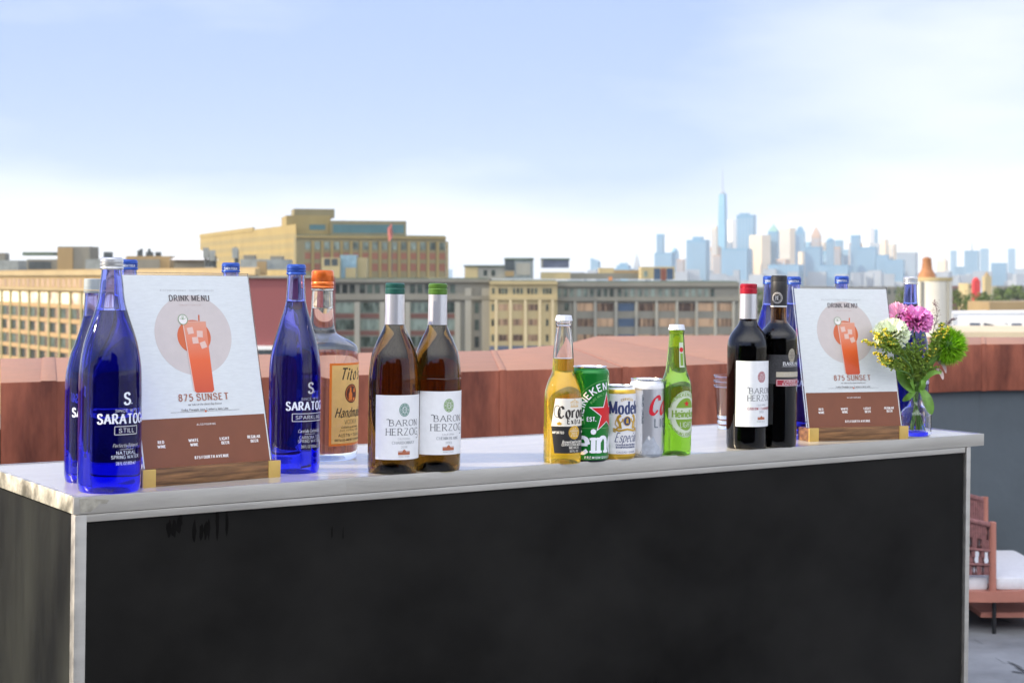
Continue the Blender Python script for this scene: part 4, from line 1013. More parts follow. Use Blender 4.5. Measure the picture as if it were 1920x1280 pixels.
def goldenrod(label, tips, dy, base, seed, yf=.75):
    rg = random.Random(seed); bp = fpt(*base, dy)
    t = thing('goldenrod_sprig', label, 'flower', tuple(bp), group='goldenrod sprigs in the vase')
    s = MB(); y = MB(); g = MB()
    for (px, py, n, spread) in tips:
        tp = fpt(px, py, dy + rg.uniform(-.012, .012)) - bp
        pts = spline([(0, 0, 0), tuple(tp * .5 + Vector((0, 0, .004))), tuple(tp)], 6); s.tube(pts, .0009, 5)
        for q in range(int(n * 1.7)):
            f = rg.uniform(.35, 1.08); a = tp * f + Vector((rg.gauss(0, spread), rg.gauss(0, spread), rg.gauss(0, spread * .7))) * (1.15 - f * .5)
            r = rg.uniform(.0011, .0026); tgt = y if (f > .7 and rg.random() < yf) else g
            tgt.lathe([(0, -r), (r * .8, -r * .5), (r, 0), (r * .7, r * .7), (0, r)], 7, c=tuple(a))
        for q in range(26):
            f = rg.uniform(.0, .8); a = tp * f; d = Vector((rg.uniform(-1, 1), rg.uniform(-1, .6), rg.uniform(.1, 1))).normalized() * rg.uniform(.010, .020); sd = d.cross(Vector((0, 1, .3))).normalized() * .0026
            g.add([a, a + d * .5 + sd, a + d, a + d * .5 - sd], [(0, 1, 2, 3)])
    s.build('twigs', M['stem'], t, smooth=60); y.build('blossoms', M['yellow'], t, smooth=80); g.build('buds', M['budgreen'], t)
    stem(bp, t, .0016); return t
goldenrod('goldenrod sprig leaning left in front of the farther menu', [(1627, 642, 40, .0045), (1640, 625, 46, .005), (1660, 622, 46, .005), (1652, 636, 36, .006), (1668, 638, 26, .005)], -.105, (1690, 668), 21)
goldenrod('lower goldenrod sprig at the left of the bouquet', [(1644, 662, 44, .005), (1660, 672, 36, .005), (1650, 678, 26, .004)], -.085, (1686, 694), 22)
goldenrod('yellow goldenrod sprig on top of the green ball flower', [(1767, 607, 44, .0045), (1778, 615, 30, .0045), (1760, 618, 20, .005)], -.034, (1746, 672), 23)
goldenrod('small goldenrod sprig in the middle of the bouquet', [(1692, 686, 26, .0035), (1712, 640, 24, .006), (1728, 636, 30, .007), (1700, 655, 20, .006), (1690, 650, 30, .008), (1738, 662, 30, .008), (1752, 655, 30, .008)], -.03, (1712, 708), 24, yf=.22)
goldenrod('leafy olive green goldenrod filler in the heart of the bouquet', [(1700, 690, 10, .008), (1722, 668, 20, .009), (1742, 676, 16, .009), (1684, 672, 16, .008), (1758, 688, 12, .007)], -.012, (1718, 716), 25, yf=.1)
def twig(label, pts, seed, dy=.01):
    rg = random.Random(seed); P = [fpt(x, y, dy) for x, y in pts]; t = thing('dried_twig', label, 'flower', tuple(P[0]), group='dried twigs in the vase')
    b = MB(); Q = [p - P[0] for p in P]; b.tube(spline([tuple(p) for p in Q], 6), .0007, 5); S = [Vector(p) for p in spline([tuple(p) for p in Q], 12)]
    for q in range(95):
        f = rg.random() ** .8; a = S[min(len(S) - 1, int((.35 + .65 * f) * len(S)))]; d = Vector((rg.gauss(0, .0045), rg.gauss(0, .0045), rg.uniform(-.002, .004))) * (1.25 - f * .6); r = rg.uniform(.0006, .0014)
        b.lathe([(0, -r), (r, 0), (0, r)], 5, c=tuple(a + d))
        if q % 3 == 0: b.tube([a, a + d], .0003, 3)
    b.build('sprays', M['mauve'], t); stem(P[0], t, .001, M['mauve']); return t
twig('tall dry mauve twig standing above the green ball flower', [(1742, 665), (1750, 620), (1757, 590), (1752, 564)], 31)
twig('short dry mauve twig at the right above the green ball flower', [(1752, 665), (1768, 625), (1779, 606), (1787, 598)], 32, .02)
def leaf_obj(b, pts, w, dy):
    P = [Vector(p) for p in spline([tuple(fpt(x, y, dy + d)) for x, y, d in pts], 6)]; n = len(P); vs = []; fs = []
    for i, p in enumerate(P):
        tg = (P[min(i + 1, n - 1)] - P[max(i - 1, 0)]).normalized(); sd = tg.cross(Vector((.35, -1, .25))).normalized(); f = i / (n - 1); ww = w * vk * (sin(pi * min(1, f * .94 + .06)) ** .75) ; up = sd.cross(tg)
        vs += [tuple(p - sd * ww + up * ww * .35), tuple(p), tuple(p + sd * ww + up * ww * .35)]
    for i in range(n - 1): fs += [(3 * i, 3 * i + 1, 3 * i + 4, 3 * i + 3), (3 * i + 1, 3 * i + 2, 3 * i + 5, 3 * i + 4)]
    b.add(vs, fs)
def leafy(label, leaves, m, dy, top, seed):
    bp = fpt(*top, dy); t = thing('leafy_stem', label, 'foliage', (0, 0, 0), group='leafy stems in the vase'); t.location = bp
    for (pts, w) in leaves:
        b = MB(); leaf_obj(b, pts, w, dy); b.v = [tuple(Vector(p) - bp) for p in b.v]; b.build('leaf', m, t, smooth=180)
    stem(bp, t, .0016); return t
leafy('dark broad leaves hanging over the right side of the vase neck', [([(1726, 728, 0), (1735, 745, -.01), (1742, 765, -.014), (1747, 777, -.014)], 11), ([(1716, 733, .0), (1702, 744, .0), (1692, 752, .01)], 6), ([(1712, 735, 0), (1693, 716, -.005), (1680, 690, -.008), (1677, 664, -.006)], 10)], M['leaf'], -.016, (1716, 724), 41)
leafy('upright dark green blades in the middle of the bouquet', [([(1716, 734, 0), (1714, 705, 0), (1720, 675, .0), (1730, 655, .005)], 7), ([(1719, 734, 0), (1728, 705, -.006), (1742, 682, -.01), (1760, 668, -.01)], 8), ([(1710, 734, 0), (1700, 705, .004), (1690, 680, .006), (1686, 655, .01)], 9), ([(1714, 733, .006), (1708, 690, .012), (1702, 660, .014), (1700, 640, .016)], 7)], M['leaf'], -.004, (1716, 690), 42)
leafy('light green narrow leaves on the right of the bouquet', [([(1722, 730, 0), (1738, 706, -.006), (1752, 698, -.01), (1766, 700, -.014)], 5), ([(1724, 722, 0), (1738, 684, -.004), (1756, 666, -.006), (1770, 664, -.01)], 6), ([(1722, 735, 0), (1730, 722, -.01), (1728, 712, -.012)], 6), ([(1714, 730, -.004), (1708, 712, -.012), (1712, 700, -.016)], 4)], M['leaf2'], -.014, (1722, 716), 43)
leafy('small pinkish white leaves at the lower right of the bouquet', [([(1760, 682, 0), (1768, 676, 0), (1780, 680, 0)], 5), ([(1755, 690, 0), (1764, 700, 0), (1768, 712, -.004)], 4.5), ([(1754, 672, 0), (1768, 684, 0), (1774, 700, 0)], 4)], mat('pink_white_leaf', (.66, .50, .48), .6, var=.25, scale=90), -.004, (1750, 690), 44)
# ------------------------------------------------------------------ parapet wall with red coping
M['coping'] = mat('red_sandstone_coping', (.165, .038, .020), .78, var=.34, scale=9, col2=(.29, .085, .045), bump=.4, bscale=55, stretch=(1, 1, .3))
# upward faces mixed paler: the sunlit look of the top is put into the colour
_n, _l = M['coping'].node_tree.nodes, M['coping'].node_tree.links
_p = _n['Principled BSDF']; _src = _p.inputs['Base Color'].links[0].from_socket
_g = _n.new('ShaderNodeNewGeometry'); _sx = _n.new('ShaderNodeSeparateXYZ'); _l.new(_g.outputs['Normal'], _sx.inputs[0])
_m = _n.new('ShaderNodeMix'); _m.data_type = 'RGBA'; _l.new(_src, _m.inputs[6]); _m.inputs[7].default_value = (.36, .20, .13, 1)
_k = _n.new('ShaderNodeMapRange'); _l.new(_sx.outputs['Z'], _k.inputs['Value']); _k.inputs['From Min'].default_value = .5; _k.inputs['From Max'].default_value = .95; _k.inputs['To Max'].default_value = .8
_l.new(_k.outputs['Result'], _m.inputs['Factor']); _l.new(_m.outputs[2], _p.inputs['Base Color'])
M['render_grey'] = mat('grey_painted_render', (.088, .107, .12), .8, var=.10, scale=3, bump=.1, bscale=24)
TOPZ = 1.09; LOW = lambda k: .84 if k < 9 else .887
def pp(px, py): v = on(px, py, TOPZ); return (v.x, v.y)
inner = [(-4.6, 2.55)] + [pp(-10, 717.3), pp(0, 717), pp(91, 714.5), pp(300, 711), pp(620, 704), pp(942, 694), pp(1172, 688), pp(1370, 681), (1.02, 5.72), (1.55, 6.72), pp(1735, 647.5), pp(1844, 645), pp(1925, 644.4), (5.6, 7.35)]
outer = [(-5.2, 4.2)] + [pp(-10, 672.3), pp(0, 672), pp(91, 670.5), pp(300, 667.5), pp(620, 662), pp(925, 657), pp(1060, 645), pp(1118, 630), pp(1380, 628.5), pp(1560, 629.5), pp(1735, 631), pp(1844, 632), pp(1925, 632), (5.6, 8.5)]
par = thing('parapet_wall', 'low grey terrace parapet wall with a wide red stone coping', 'parapet', (0, 0, 0))
ov = .03
def off(pts, d):
    out = []
    for i, p in enumerate(pts):
        a = Vector(pts[max(i - 1, 0)]); b = Vector(pts[min(i + 1, len(pts) - 1)]); t = (b - a).normalized(); out.append((p[0] - t.y * d, p[1] + t.x * d))
    return out
ii = off(inner, ov); oo = off(outer, -ov); n = len(inner)
b = MB()
for k in range(n - 1): b.add([(*ii[k], -.1), (*ii[k + 1], -.1), (*oo[k + 1], -.1), (*oo[k], -.1), (*ii[k], LOW(k)), (*ii[k + 1], LOW(k)), (*oo[k + 1], LOW(k)), (*oo[k], LOW(k))], [(0, 1, 5, 4), (2, 3, 7, 6)])
b.build('wall', M['render_grey'], par)
gap = .0012
for k in range(n - 1):
    A, B, Cc, Dd = Vector(inner[k]), Vector(inner[k + 1]), Vector(outer[k + 1]), Vector(outer[k])
    if (B - A).length < .06: continue
    u = (B - A).normalized(); w = (Cc - Dd).normalized()
    q = [A + u * gap, B - u * gap, Cc - w * gap, Dd + w * gap]
    b = MB(); b.add([(*p, LOW(k)) for p in q] + [(*p, TOPZ) for p in q], [(3, 2, 1, 0), (4, 5, 6, 7), (0, 1, 5, 4), (1, 2, 6, 5), (2, 3, 7, 6), (3, 0, 4, 7)])
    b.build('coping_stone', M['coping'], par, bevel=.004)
# raised joints in the coping where the photograph shows them
for k in (3, 6, 7, 12):
    A = Vector(inner[k]); B = Vector(outer[k]); t = (Vector(inner[k + 1]) - Vector(inner[k - 1])).normalized() * (.022 if k == 3 else .012); nn = Vector((t.y, -t.x)).normalized() * .003
    q = [A - t + nn, A + t + nn, B + t, B - t]
    b = MB(); b.add([(*p, LOW(k) - .002) for p in q] + [(*p, TOPZ + .002) for p in q], [(3, 2, 1, 0), (4, 5, 6, 7), (0, 1, 5, 4), (1, 2, 6, 5), (2, 3, 7, 6), (3, 0, 4, 7)])
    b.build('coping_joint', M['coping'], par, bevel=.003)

# ------------------------------------------------------------------ lounge chair behind the right end of the bar
M['terra'] = mat('terracotta_painted_frame', (.44, .175, .125), .5, var=.08, scale=12)
M['rope'] = mat('terracotta_rope', (.24, .105, .10), .8, var=.25, scale=60)
M['cushion'] = mat('white_cushion_fabric', (.72, .72, .74), .9, var=.05, scale=40, bump=.3, bscale=300, sheen=.2)
M['leg_black'] = mat('black_leg', (.012, .012, .014), .5)
CY = 6.2; ck = CY / F
o = at(1861, 1126, CY); ch = thing('lounge_chair', 'low terracotta lounge chair with woven rope arms and white cushions behind the bar', 'lounge chair', (o.x, CY, 0))
def L_(px, py, dy=0): v = at(px, py, CY + dy); return Vector((v.x - o.x, v.y - CY, v.z))
b = MB(); b.tube([L_(1861, 1110), L_(1861, 979)], .0140, 16); b.tube([L_(1861, 979.5), L_(1861, 977.5)], [.014, .010], 16); b.build('arm_post', M['terra'], ch, smooth=40)
b = MB(); b.tube([L_(1846, 1105, .62), L_(1846, 931, .62)], .0155, 16); b.build('arm_post', M['terra'], ch, smooth=40)
rail = spline([tuple(L_(x, y, d)) for x, y, d in ((1700, 1108, .05), (1760, 1113, .01), (1805, 1116, 0), (1861, 1117, 0), (1925, 1115.5, .0), (2010, 1108, .1))], 5)
b = MB()
hh = .021
for i in range(len(rail) - 1):
    p, q = Vector(rail[i]), Vector(rail[i + 1]); f = Vector((0, -.016, 0)); g = Vector((0, .03, 0)); z = Vector((0, 0, hh))
    b.add([p + f - z, q + f - z, q + g - z, p + g - z, p + f + z, q + f + z, q + g + z, p + g + z], [(0, 1, 5, 4), (2, 3, 7, 6), (4, 5, 6, 7), (3, 2, 1, 0)])
b.build('seat_rail', M['terra'], ch)
b = MB(); b.box(tuple(L_(1875, 1128, .30)), (.30, .5, .02)); b.build('seat_base', M['terra'], ch)
def cushion(x0, x1, y0, y1, d0, d1, nm):
    a = L_(x0, y1, d0); c = L_(x1, y0, d0); b = MB(); b.box(((a.x + c.x) / 2, (d0 + d1) / 2, (a.z + c.z) / 2), (c.x - a.x, d1 - d0, c.z - a.z)); return b.build(nm, M['cushion'], ch, bevel=.016)
cushion(1740, 1853.5, 1079, 1106.5, .015, .60, 'seat_cushion')
cushion(1867.5, 2000, 1082, 1106, .005, .64, 'seat_cushion')
# rope arm panels: rounded top rail, warp ropes pulled together in pairs, lower binding
def rope_panel(dy, tl, tr, bl, br, slit):
    b = MB(); N = 30
    for i in range(N):
        f = i / (N - 1)
        T = Vector(tl).lerp(Vector(tr), f); Bq = Vector(bl).lerp(Vector(br), f)
        pair = (i // 4 * 4 + 1.5) / (N - 1)
        def P(v, squeeze):
            g = f + (pair - f) * squeeze; t2 = Vector(tl).lerp(Vector(tr), g); b2 = Vector(bl).lerp(Vector(br), g); q = t2.lerp(b2, v); return q
        seq = [(0, 0), (.3, 0), (.50, .02), (.54, .46), (.66, .5), (.77, .46), (.81, .02), (1, 0)] if slit else [(0, 0), (1, 0)]
        pts = []
        for v, s_ in seq:
            q = P(v, s_); pts.append(tuple(L_(q.x, q.y, dy)))
        b.tube(pts, .0058 if not slit else .0054, 6)
    b.tube([L_(*tl, dy), L_(*tr, dy)], .011, 10)
    if slit:
        for v in (.52, .80): b.tube([L_(*Vector(tl).lerp(Vector(bl), v), dy - .004), L_(*Vector(tr).lerp(Vector(br), v), dy - .004)], .006, 8)
    return b.build('rope_panel', M['rope'], ch, smooth=50)
rope_panel(0, (1730, 955), (1856, 984), (1725, 1078), (1856, 1077), True)
rope_panel(.60, (1720, 905), (1842, 936), (1720, 960), (1842, 985), False)
b = MB(); b.tube([L_(1864, 1127, .03), L_(1864, 1152, .03)], .008, 10); b.v = [(x, y, z if z > .08 else 0.0) for x, y, z in b.v]; b.build('leg', M['leg_black'], ch)
b = MB(); b.tube([L_(2000, 1127, .5), L_(2000, 1152, .5)], .008, 10); b.v = [(x, y, z if z > .08 else 0.0) for x, y, z in b.v]; b.build('leg', M['leg_black'], ch)
b = MB(); b.tube([L_(1740, 1127, .5), L_(1740, 1152, .5)], .008, 10); b.v = [(x, y, z if z > .08 else 0.0) for x, y, z in b.v]; b.build('leg', M['leg_black'], ch)
# ------------------------------------------------------------------ the city beyond the parapet
GZ = -30.0
HAZE = 0.00005
M['ground'] = mat('city_ground', (.17, .16, .14), .9, var=.4, scale=.012, col2=(.26, .25, .2))
gm = MB(); N = 24; R = [9, 30, 80, 200, 500, 1200, 3000, 8000, 20000, 42000]
gm.lathe([(0, 0)] + [(r, 0) for r in R], 48, c=(0, 0, GZ))
g = gm.build('city_ground', M['ground']); tag(g, 'flat city ground far below the terrace reaching the horizon', kind='structure')
M['harbour'] = mat('harbour_water', (.10, .16, .20), .18, 0, var=.1, scale=.01)
hw_ = MB(); hw_.add([(-200, 3200, GZ + .3), (3600, 3200, GZ + .3), (4200, 5200, GZ + .3), (-1500, 5200, GZ + .3)], [(0, 1, 2, 3)])
tag(hw_.build('harbour_water', M['harbour']), 'strip of harbour water before the skyline', kind='structure')

def wallmat(name, c, v=.10, sc=.15): return mat(name, c, .85, var=v, scale=sc, stretch=(1, 1, .35))
M['tan_lit'] = wallmat('tan_brick', (.31, .225, .11)); M['tan'] = M['tan']
M['fed'] = wallmat('ochre_concrete', (.30, .23, .09)); M['fed2'] = wallmat('shaded_ochre_concrete', (.22, .19, .10))  # darker ochre puts the shade of the unlit faces into the colour
M['greyc'] = wallmat('grey_concrete', (.205, .20, .165)); M['palec'] = wallmat('pale_grey_concrete', (.30, .295, .25))
M['yell'] = wallmat('yellow_brick', (.44, .36, .19)); M['redb'] = wallmat('red_brick', (.155, .07, .055)); M['purple'] = wallmat('plum_brick', (.26, .085, .085), .06)
M['wdark'] = mat('dark_window_glass', (.022, .034, .026), .3, 0, var=.6, scale=.5, col2=(.05, .07, .055), rnd=.5); M['wgreen'] = mat('green_grey_window_glass', (.05, .08, .065), .15, 0, var=.5, scale=.45, col2=(.16, .2, .17), stretch=(1.6, 1, .5), rnd=.35)
M['wbrown'] = mat('brown_blind_window', (.13, .075, .055), .25, 0, var=.6, scale=.8, col2=(.30, .20, .12), stretch=(1.5, 1, .12), rnd=.35); M['wteal'] = mat('teal_glazing', (.06, .15, .16), .12, 0, var=.2, scale=.1)
M['wblue'] = mat('blue_window_film', (.05, .085, .14), .3, 0, var=.2, scale=.2); M['wlit'] = mat('sunlit_window_blind', (.74, .48, .36), .4, 0, var=.4, scale=.4, col2=(.85, .66, .48), rnd=.6)  # warm sunlight on the bright window row is put into the blind colour
M['unit'] = mat('grey_roof_unit', (.26, .29, .28), .6, .2, var=.2, scale=.6); M['unitd'] = mat('dark_roof_unit', (.06, .075, .08), .5, .2, var=.3, scale=.6); M['whitep'] = mat('white_painted_sheet', (.74, .74, .72), .6, var=.05, scale=.3)
M['greenroof'] = mat('green_tar_roof', (.10, .14, .10), .8, var=.3, scale=.2); M['slate'] = mat('slate_panel', (.10, .12, .17), .5, var=.15, scale=.4)

class Block:
    """a building whose front runs from pixel column x0 at distance Y0 to column x1 at distance Y1"""
    def __init__(s, name, label, x0, Y0, x1, Y1, ytop, depth, m, zb=GZ, cat='building', group=None, part='wall', roof=None, cut=False):
        s.A = Vector(((x0 - 960) / F * Y0, Y0)); s.B = Vector(((x1 - 960) / F * Y1, Y1)); d = s.B - s.A; s.W = d.length; s.yaw = atan2(d.y, d.x)
        s.x0, s.x1, s.Y0, s.Y1 = x0, x1, Y0, Y1
        s.zt = ZC - (ytop - HZ) * ((Y0 + Y1) / 2) / F; s.zb = zb; s.D = depth; s.m = m
        s.root = thing(name, label, cat, (s.A.x, s.A.y, zb), (0, 0, s.yaw), group)
        b = MB()
        if cut:   # the end wall follows the street that runs away from the terrace
            e = s.B.normalized(); ux, uy = d.normalized(), Vector((-d.y, d.x)).normalized(); q = depth / e.dot(uy)
            b.prism([(0, 0), (s.W, 0), (s.W + e.dot(ux) * q, depth), (0, depth)], 0, s.zt - zb)
        else: b.box((s.W / 2, depth / 2, (s.zt - zb) / 2), (s.W, depth, s.zt - zb))
        s.wall = b.build(part, m, s.root)
        if roof:
            b = MB(); b.box((s.W / 2, depth / 2, s.zt - zb + .15), (s.W - .8, depth - .8, .3)); b.build('roof', roof, s.root)
    def u(s, px):      # column -> distance along the front
        t = (px - 960) / F; d = s.B - s.A
        return (s.A.y * t - s.A.x) / (d.x - d.y * t) * s.W
    def z(s, py, px=None):
        px = (s.x0 + s.x1) / 2 if px is None else px
        f = s.u(px) / s.W; Y = s.A.y + (s.B.y - s.A.y) * f
        return ZC - (py - HZ) * Y / F - s.zb
    def strips(s, name, rects, m, proud=.3, thick=.5, each=False):
        """rects (u0, u1, z0, z1) in metres on the front"""
        b = MB()
        for (a, c, z0, z1) in rects: b.box(((a + c) / 2, -proud + thick / 2, (z0 + z1) / 2), (c - a, thick, z1 - z0))
        return b.build(name, m, s.root)
    def windows(s, rects, m, name='window', proud=.06):
        meshes = {}; rest = MB(); cnt = 0
        for (a, c, z0, z1) in rects:
            have = sum(1 for ch in s.root.children if ch.name.startswith(name))
            if have < 100:
                key = (round(c - a, 2), round(z1 - z0, 2))
                if key not in meshes:
                    b = MB(); b.box((0, 0, 0), (c - a, .2, z1 - z0)); o = b.build(name, m, s.root); meshes[key] = o
                else:
                    o = meshes[key].copy(); COL.objects.link(o)
                o.location = ((a + c) / 2, .1 - proud, (z0 + z1) / 2)
            else: rest.box(((a + c) / 2, .1 - proud, (z0 + z1) / 2), (c - a, .2, z1 - z0))
        if rest.v: tag(rest.build('more_windows', m, s.root), kind='stuff')
# ---- long warehouse at the left, facade turned to the sun
Bk = Block('warehouse', 'long tan brick warehouse with many window rows at the far left', -330, 545, 485, 250, 508, 40, M['tan_lit'], cut=True)
H_ = Bk.zt - Bk.zb; col = 7.0; nc = int(Bk.W / col); rz = lambda dz: H_ - dz
Bk.strips('pier', [(i * col - .45 + 3, i * col + .45 + 3, 0, rz(4.6)) for i in range(nc)], wallmat('olive_tan_pier', (.27, .25, .12)), .35)
Bk.strips('spandrel', [(0, Bk.W, rz(7.9 + 3.05 * j), rz(7.0 + 3.05 * j)) for j in range(8)], wallmat('orange_spandrel', (.38, .25, .12)), .2)
Bk.strips('cornice', [(0, Bk.W, rz(1.2), rz(.2)), (0, Bk.W, rz(4.3), rz(3.8))], wallmat('sandy_cornice', (.36, .28, .15)), .6, .9)
order = sorted(range(nc - 1), key=lambda i: abs((i + .9) * col - Bk.u(90)))
Bk.windows([(i * col + 3.6, i * col + 9.3, rz(7.0), rz(4.7)) for i in order], M['wlit'])
for j in range(0, 5):
    Bk.windows([(i * col + 3.6, i * col + 6.4, rz(10.0 + 3.05 * j), rz(8.0 + 3.05 * j)) for i in order], M['wdark'])
    Bk.windows([(i * col + 6.7, i * col + 9.3, rz(10.0 + 3.05 * j), rz(8.0 + 3.05 * j)) for i in order], M['wbrown'])
Bk.strips('small_windows', [(i * col / 2 + .8, i * col / 2 + 2.6, rz(3.6), rz(1.9)) for i in range(2 * nc)], M['wbrown'], .04, .2).__setitem__('kind', 'stuff')

# ---- grey concrete blocks across the middle
Z2 = 430; k2 = Z2 / F
def bays(Bk, cols, w, y0, y1, yb=None):
    return [(Bk.u(c - w / 2), Bk.u(c + w / 2), Bk.z(y1), Bk.z(y0)) for c in cols]
G1 = Block('industrial_block', 'grey concrete industrial block with red spandrels behind the vodka and wine bottles', 560, Z2, 918, Z2, 523, 45, M['greyc'], roof=M['greenroof'])
c1 = [599.5, 646.5, 693.5, 740.5, 787.5, 834.5]
G1.strips('pier', [(G1.u(c - 5), G1.u(c + 5), 0, G1.z(566)) for c in [576, 623, 670, 717, 764, 811, 858]] + [(G1.u(872), G1.u(884), 0, G1.z(540)), (G1.u(903), G1.u(918), 0, G1.z(540))], M['palec'], .7, .9)
G1.strips('cornice', [(0, G1.W, G1.z(529), G1.z(524)), (0, G1.W, G1.z(562), G1.z(554))], M['greyc'], .8, 1.0)
G1.windows([(G1.u(c + d - 5), G1.u(c + d + 5), G1.z(550), G1.z(533)) for c in c1 for d in (-14, 0, 14)], M['wdark'])
for q in range(3):
    y = 567 + 32 * q
    G1.windows(bays(G1, c1, 36, y, y + 19), M['wgreen']); G1.strips('red_spandrel', bays(G1, c1, 36, y + 21, y + 29), M['redb'], .15, .3)
    G1.windows([(G1.u(890), G1.u(898), G1.z(y + 20), G1.z(y))], M['wdark'])
T1 = Block('tan_tower', 'yellow brick bay with small dark windows standing proud between the grey blocks', 918, Z2 - 6, 1045, Z2 - 6, 527, 30, M['yell'], roof=M['greenroof'])
T1.strips('pier', [(T1.u(c - 2.5), T1.u(c + 2.5), 0, T1.z(562)) for c in (930, 957, 985, 1012, 1036)], wallmat('pale_yellow_pier', (.60, .50, .30)), .6)
T1.strips('cornice', [(0, T1.W, T1.z(562), T1.z(556)), (0, T1.W, T1.z(533), T1.z(528))], M['yell'], .6, .9)
T1.windows([(T1.u(c - 2.2), T1.u(c + 2.2), T1.z(551), T1.z(540)) for c in (925, 937, 943, 949, 964, 971, 978, 991, 998, 1005, 1020, 1026, 1032)], M['wdark'])
for y in (570, 598, 627): T1.windows(bays(T1, (943.5, 971, 999), 18, y, y + 12), M['wbrown']); T1.windows(bays(T1, (1026, 924), 4.5, y, y + 13), M['wdark'])
T1.strips('dark_base', [(0, T1.W, 0, T1.z(648))], M['slate'], .3)
G2 = Block('industrial_block', 'grey concrete industrial block with rows of brown windows behind the beers', 1045, Z2, 1386, Z2, 529, 45, M['greyc'], roof=M['greenroof'])
c2 = [1098, 1135, 1174, 1212, 1250, 1288, 1324, 1358]
G2.strips('pier', [(G2.u(c - 2.5), G2.u(c + 2.5), 0, G2.z(564)) for c in [1078, 1116, 1155, 1193, 1231, 1269, 1306, 1341, 1375]], M['palec'], .6)
G2.strips('cornice', [(0, G2.W, G2.z(537), G2.z(530)), (0, G2.W, G2.z(564), G2.z(559))], M['greyc'], .7, 1.0)
G2.windows([(G2.u(c + d - 3.5), G2.u(c + d + 3.5), G2.z(556), G2.z(541)) for c in [1060] + c2[:7] for d in (-12, 0, 12)], M['wgreen'])
for y in (568, 597, 627):
    G2.windows(bays(G2, [c for c in c2 if c != 1174], 31, y, y + 15), M['wbrown']); G2.windows(bays(G2, [1174], 31, y, y + 15), M['wblue'])
    G2.windows([(G2.u(1058), G2.u(1067), G2.z(y + 14), G2.z(y))], M['wgreen'])
# ---- the federal building behind
F1 = Block('federal_building', 'large stepped ochre building with long window rows rising over the rooftops', 555, 640, 836, 660, 442, 60, M['fed2'], roof=M['greenroof'])
c3 = [577 + 18.0 * q for q in range(15)]
F1.strips('pier', [(F1.u(c + 9 - 2), F1.u(c + 9 + 2), 0, F1.z(452)) for c in c3], M['fed'], .7)
F1.windows(bays(F1, c3, 10, 454, 468), M['wgreen']); F1.windows(bays(F1, c3, 11, 474, 486), wallmat('brick_red_window', (.26, .11, .07))); F1.windows(bays(F1, c3, 11, 494, 508), wallmat('brick_red_blind', (.24, .10, .065)))
F1.strips('cornice', [(0, F1.W, F1.z(447), F1.z(442.5))], M['fed'], .6, 1.0)
F2 = Block('federal_wing', 'sunlit left wing of the ochre stepped building with rows of narrow slots', 375, 830, 555, 641, 433, 50, M['fed'], cut=True)
F2.strips('parapet', [(0, F2.W * .62, F2.z(433) - .5, F2.z(433) + 1.4)], M['fed'], .3, .8)
for y in (446, 462, 478): F2.strips('slot_row', [(F2.W * q / 44, F2.W * (q + .5) / 44, F2.z(y + 9), F2.z(y)) for q in range(44)], M['fed2'], .02, .1)['kind'] = 'stuff'
F3 = Block('federal_penthouse', 'ochre penthouse block on top of the stepped building with teal glazing', 620, 662, 762, 668, 414, 30, M['fed2'], zb=F1.zt)
F3.windows([(1, F3.W - 1, F3.z(437), F3.z(421))], M['wteal'], 'glazing_band')
F4 = Block('federal_tower', 'small square lit tower on the roof of the stepped ochre building', 537, 660, 620, 664, 404, 26, M['fed'], zb=F1.zt)
F4.windows([(F4.u(580), F4.u(610), F4.z(431), F4.z(421))], M['wteal'])
b = MB(); b.box((F4.u(590), 8, F4.zt - F4.zb + 1), (F4.u(631) - F4.u(555), 14, 3.6)); b.build('roof_block', M['fed2'], F4.root)
fl_ = at(735, 447, 600); fp_ = thing('flag', 'small red and white flag hanging from a pole before the ochre building', 'flag', (fl_.x, fl_.y, F1.zt - 16))
b = MB(); b.tube([(0, 0, 0), (0, 0, 20)], .15, 6); b.build('pole', M['unitd'], fp_)
b = MB(); vs = []
for j in range(5):
    for i in range(5): vs.append((-i * .42 + j * .1, .3 * sin(i * 1.3 + j * .5), 19.5 - j * 1.25 - i * .5))
b.add(vs, [(j * 5 + i, j * 5 + i + 1, j * 5 + i + 6, j * 5 + i + 5) for j in range(4) for i in range(4)]); b.build('cloth', mat('red_flag_cloth', (.52, .16, .13), .8, var=.4, scale=.6), fp_)
# ---- plum bulkhead between menu and vodka
PB = Block('brick_bulkhead', 'plain plum red brick bulkhead behind the first menu and the blue bottle', 430, 60, 612, 60, 519, 3, M['purple'])
PB.strips('top_flashing', [(0, PB.W, PB.z(521), PB.z(517))], M['palec'], .1, .4); PB.strips('base_ledge', [(0, PB.W, PB.z(655), PB.z(648))], M['whitep'], .25, .4); PB.strips('dark_base', [(0, PB.W, 0, PB.z(656))], M['unitd'], .2, .3)

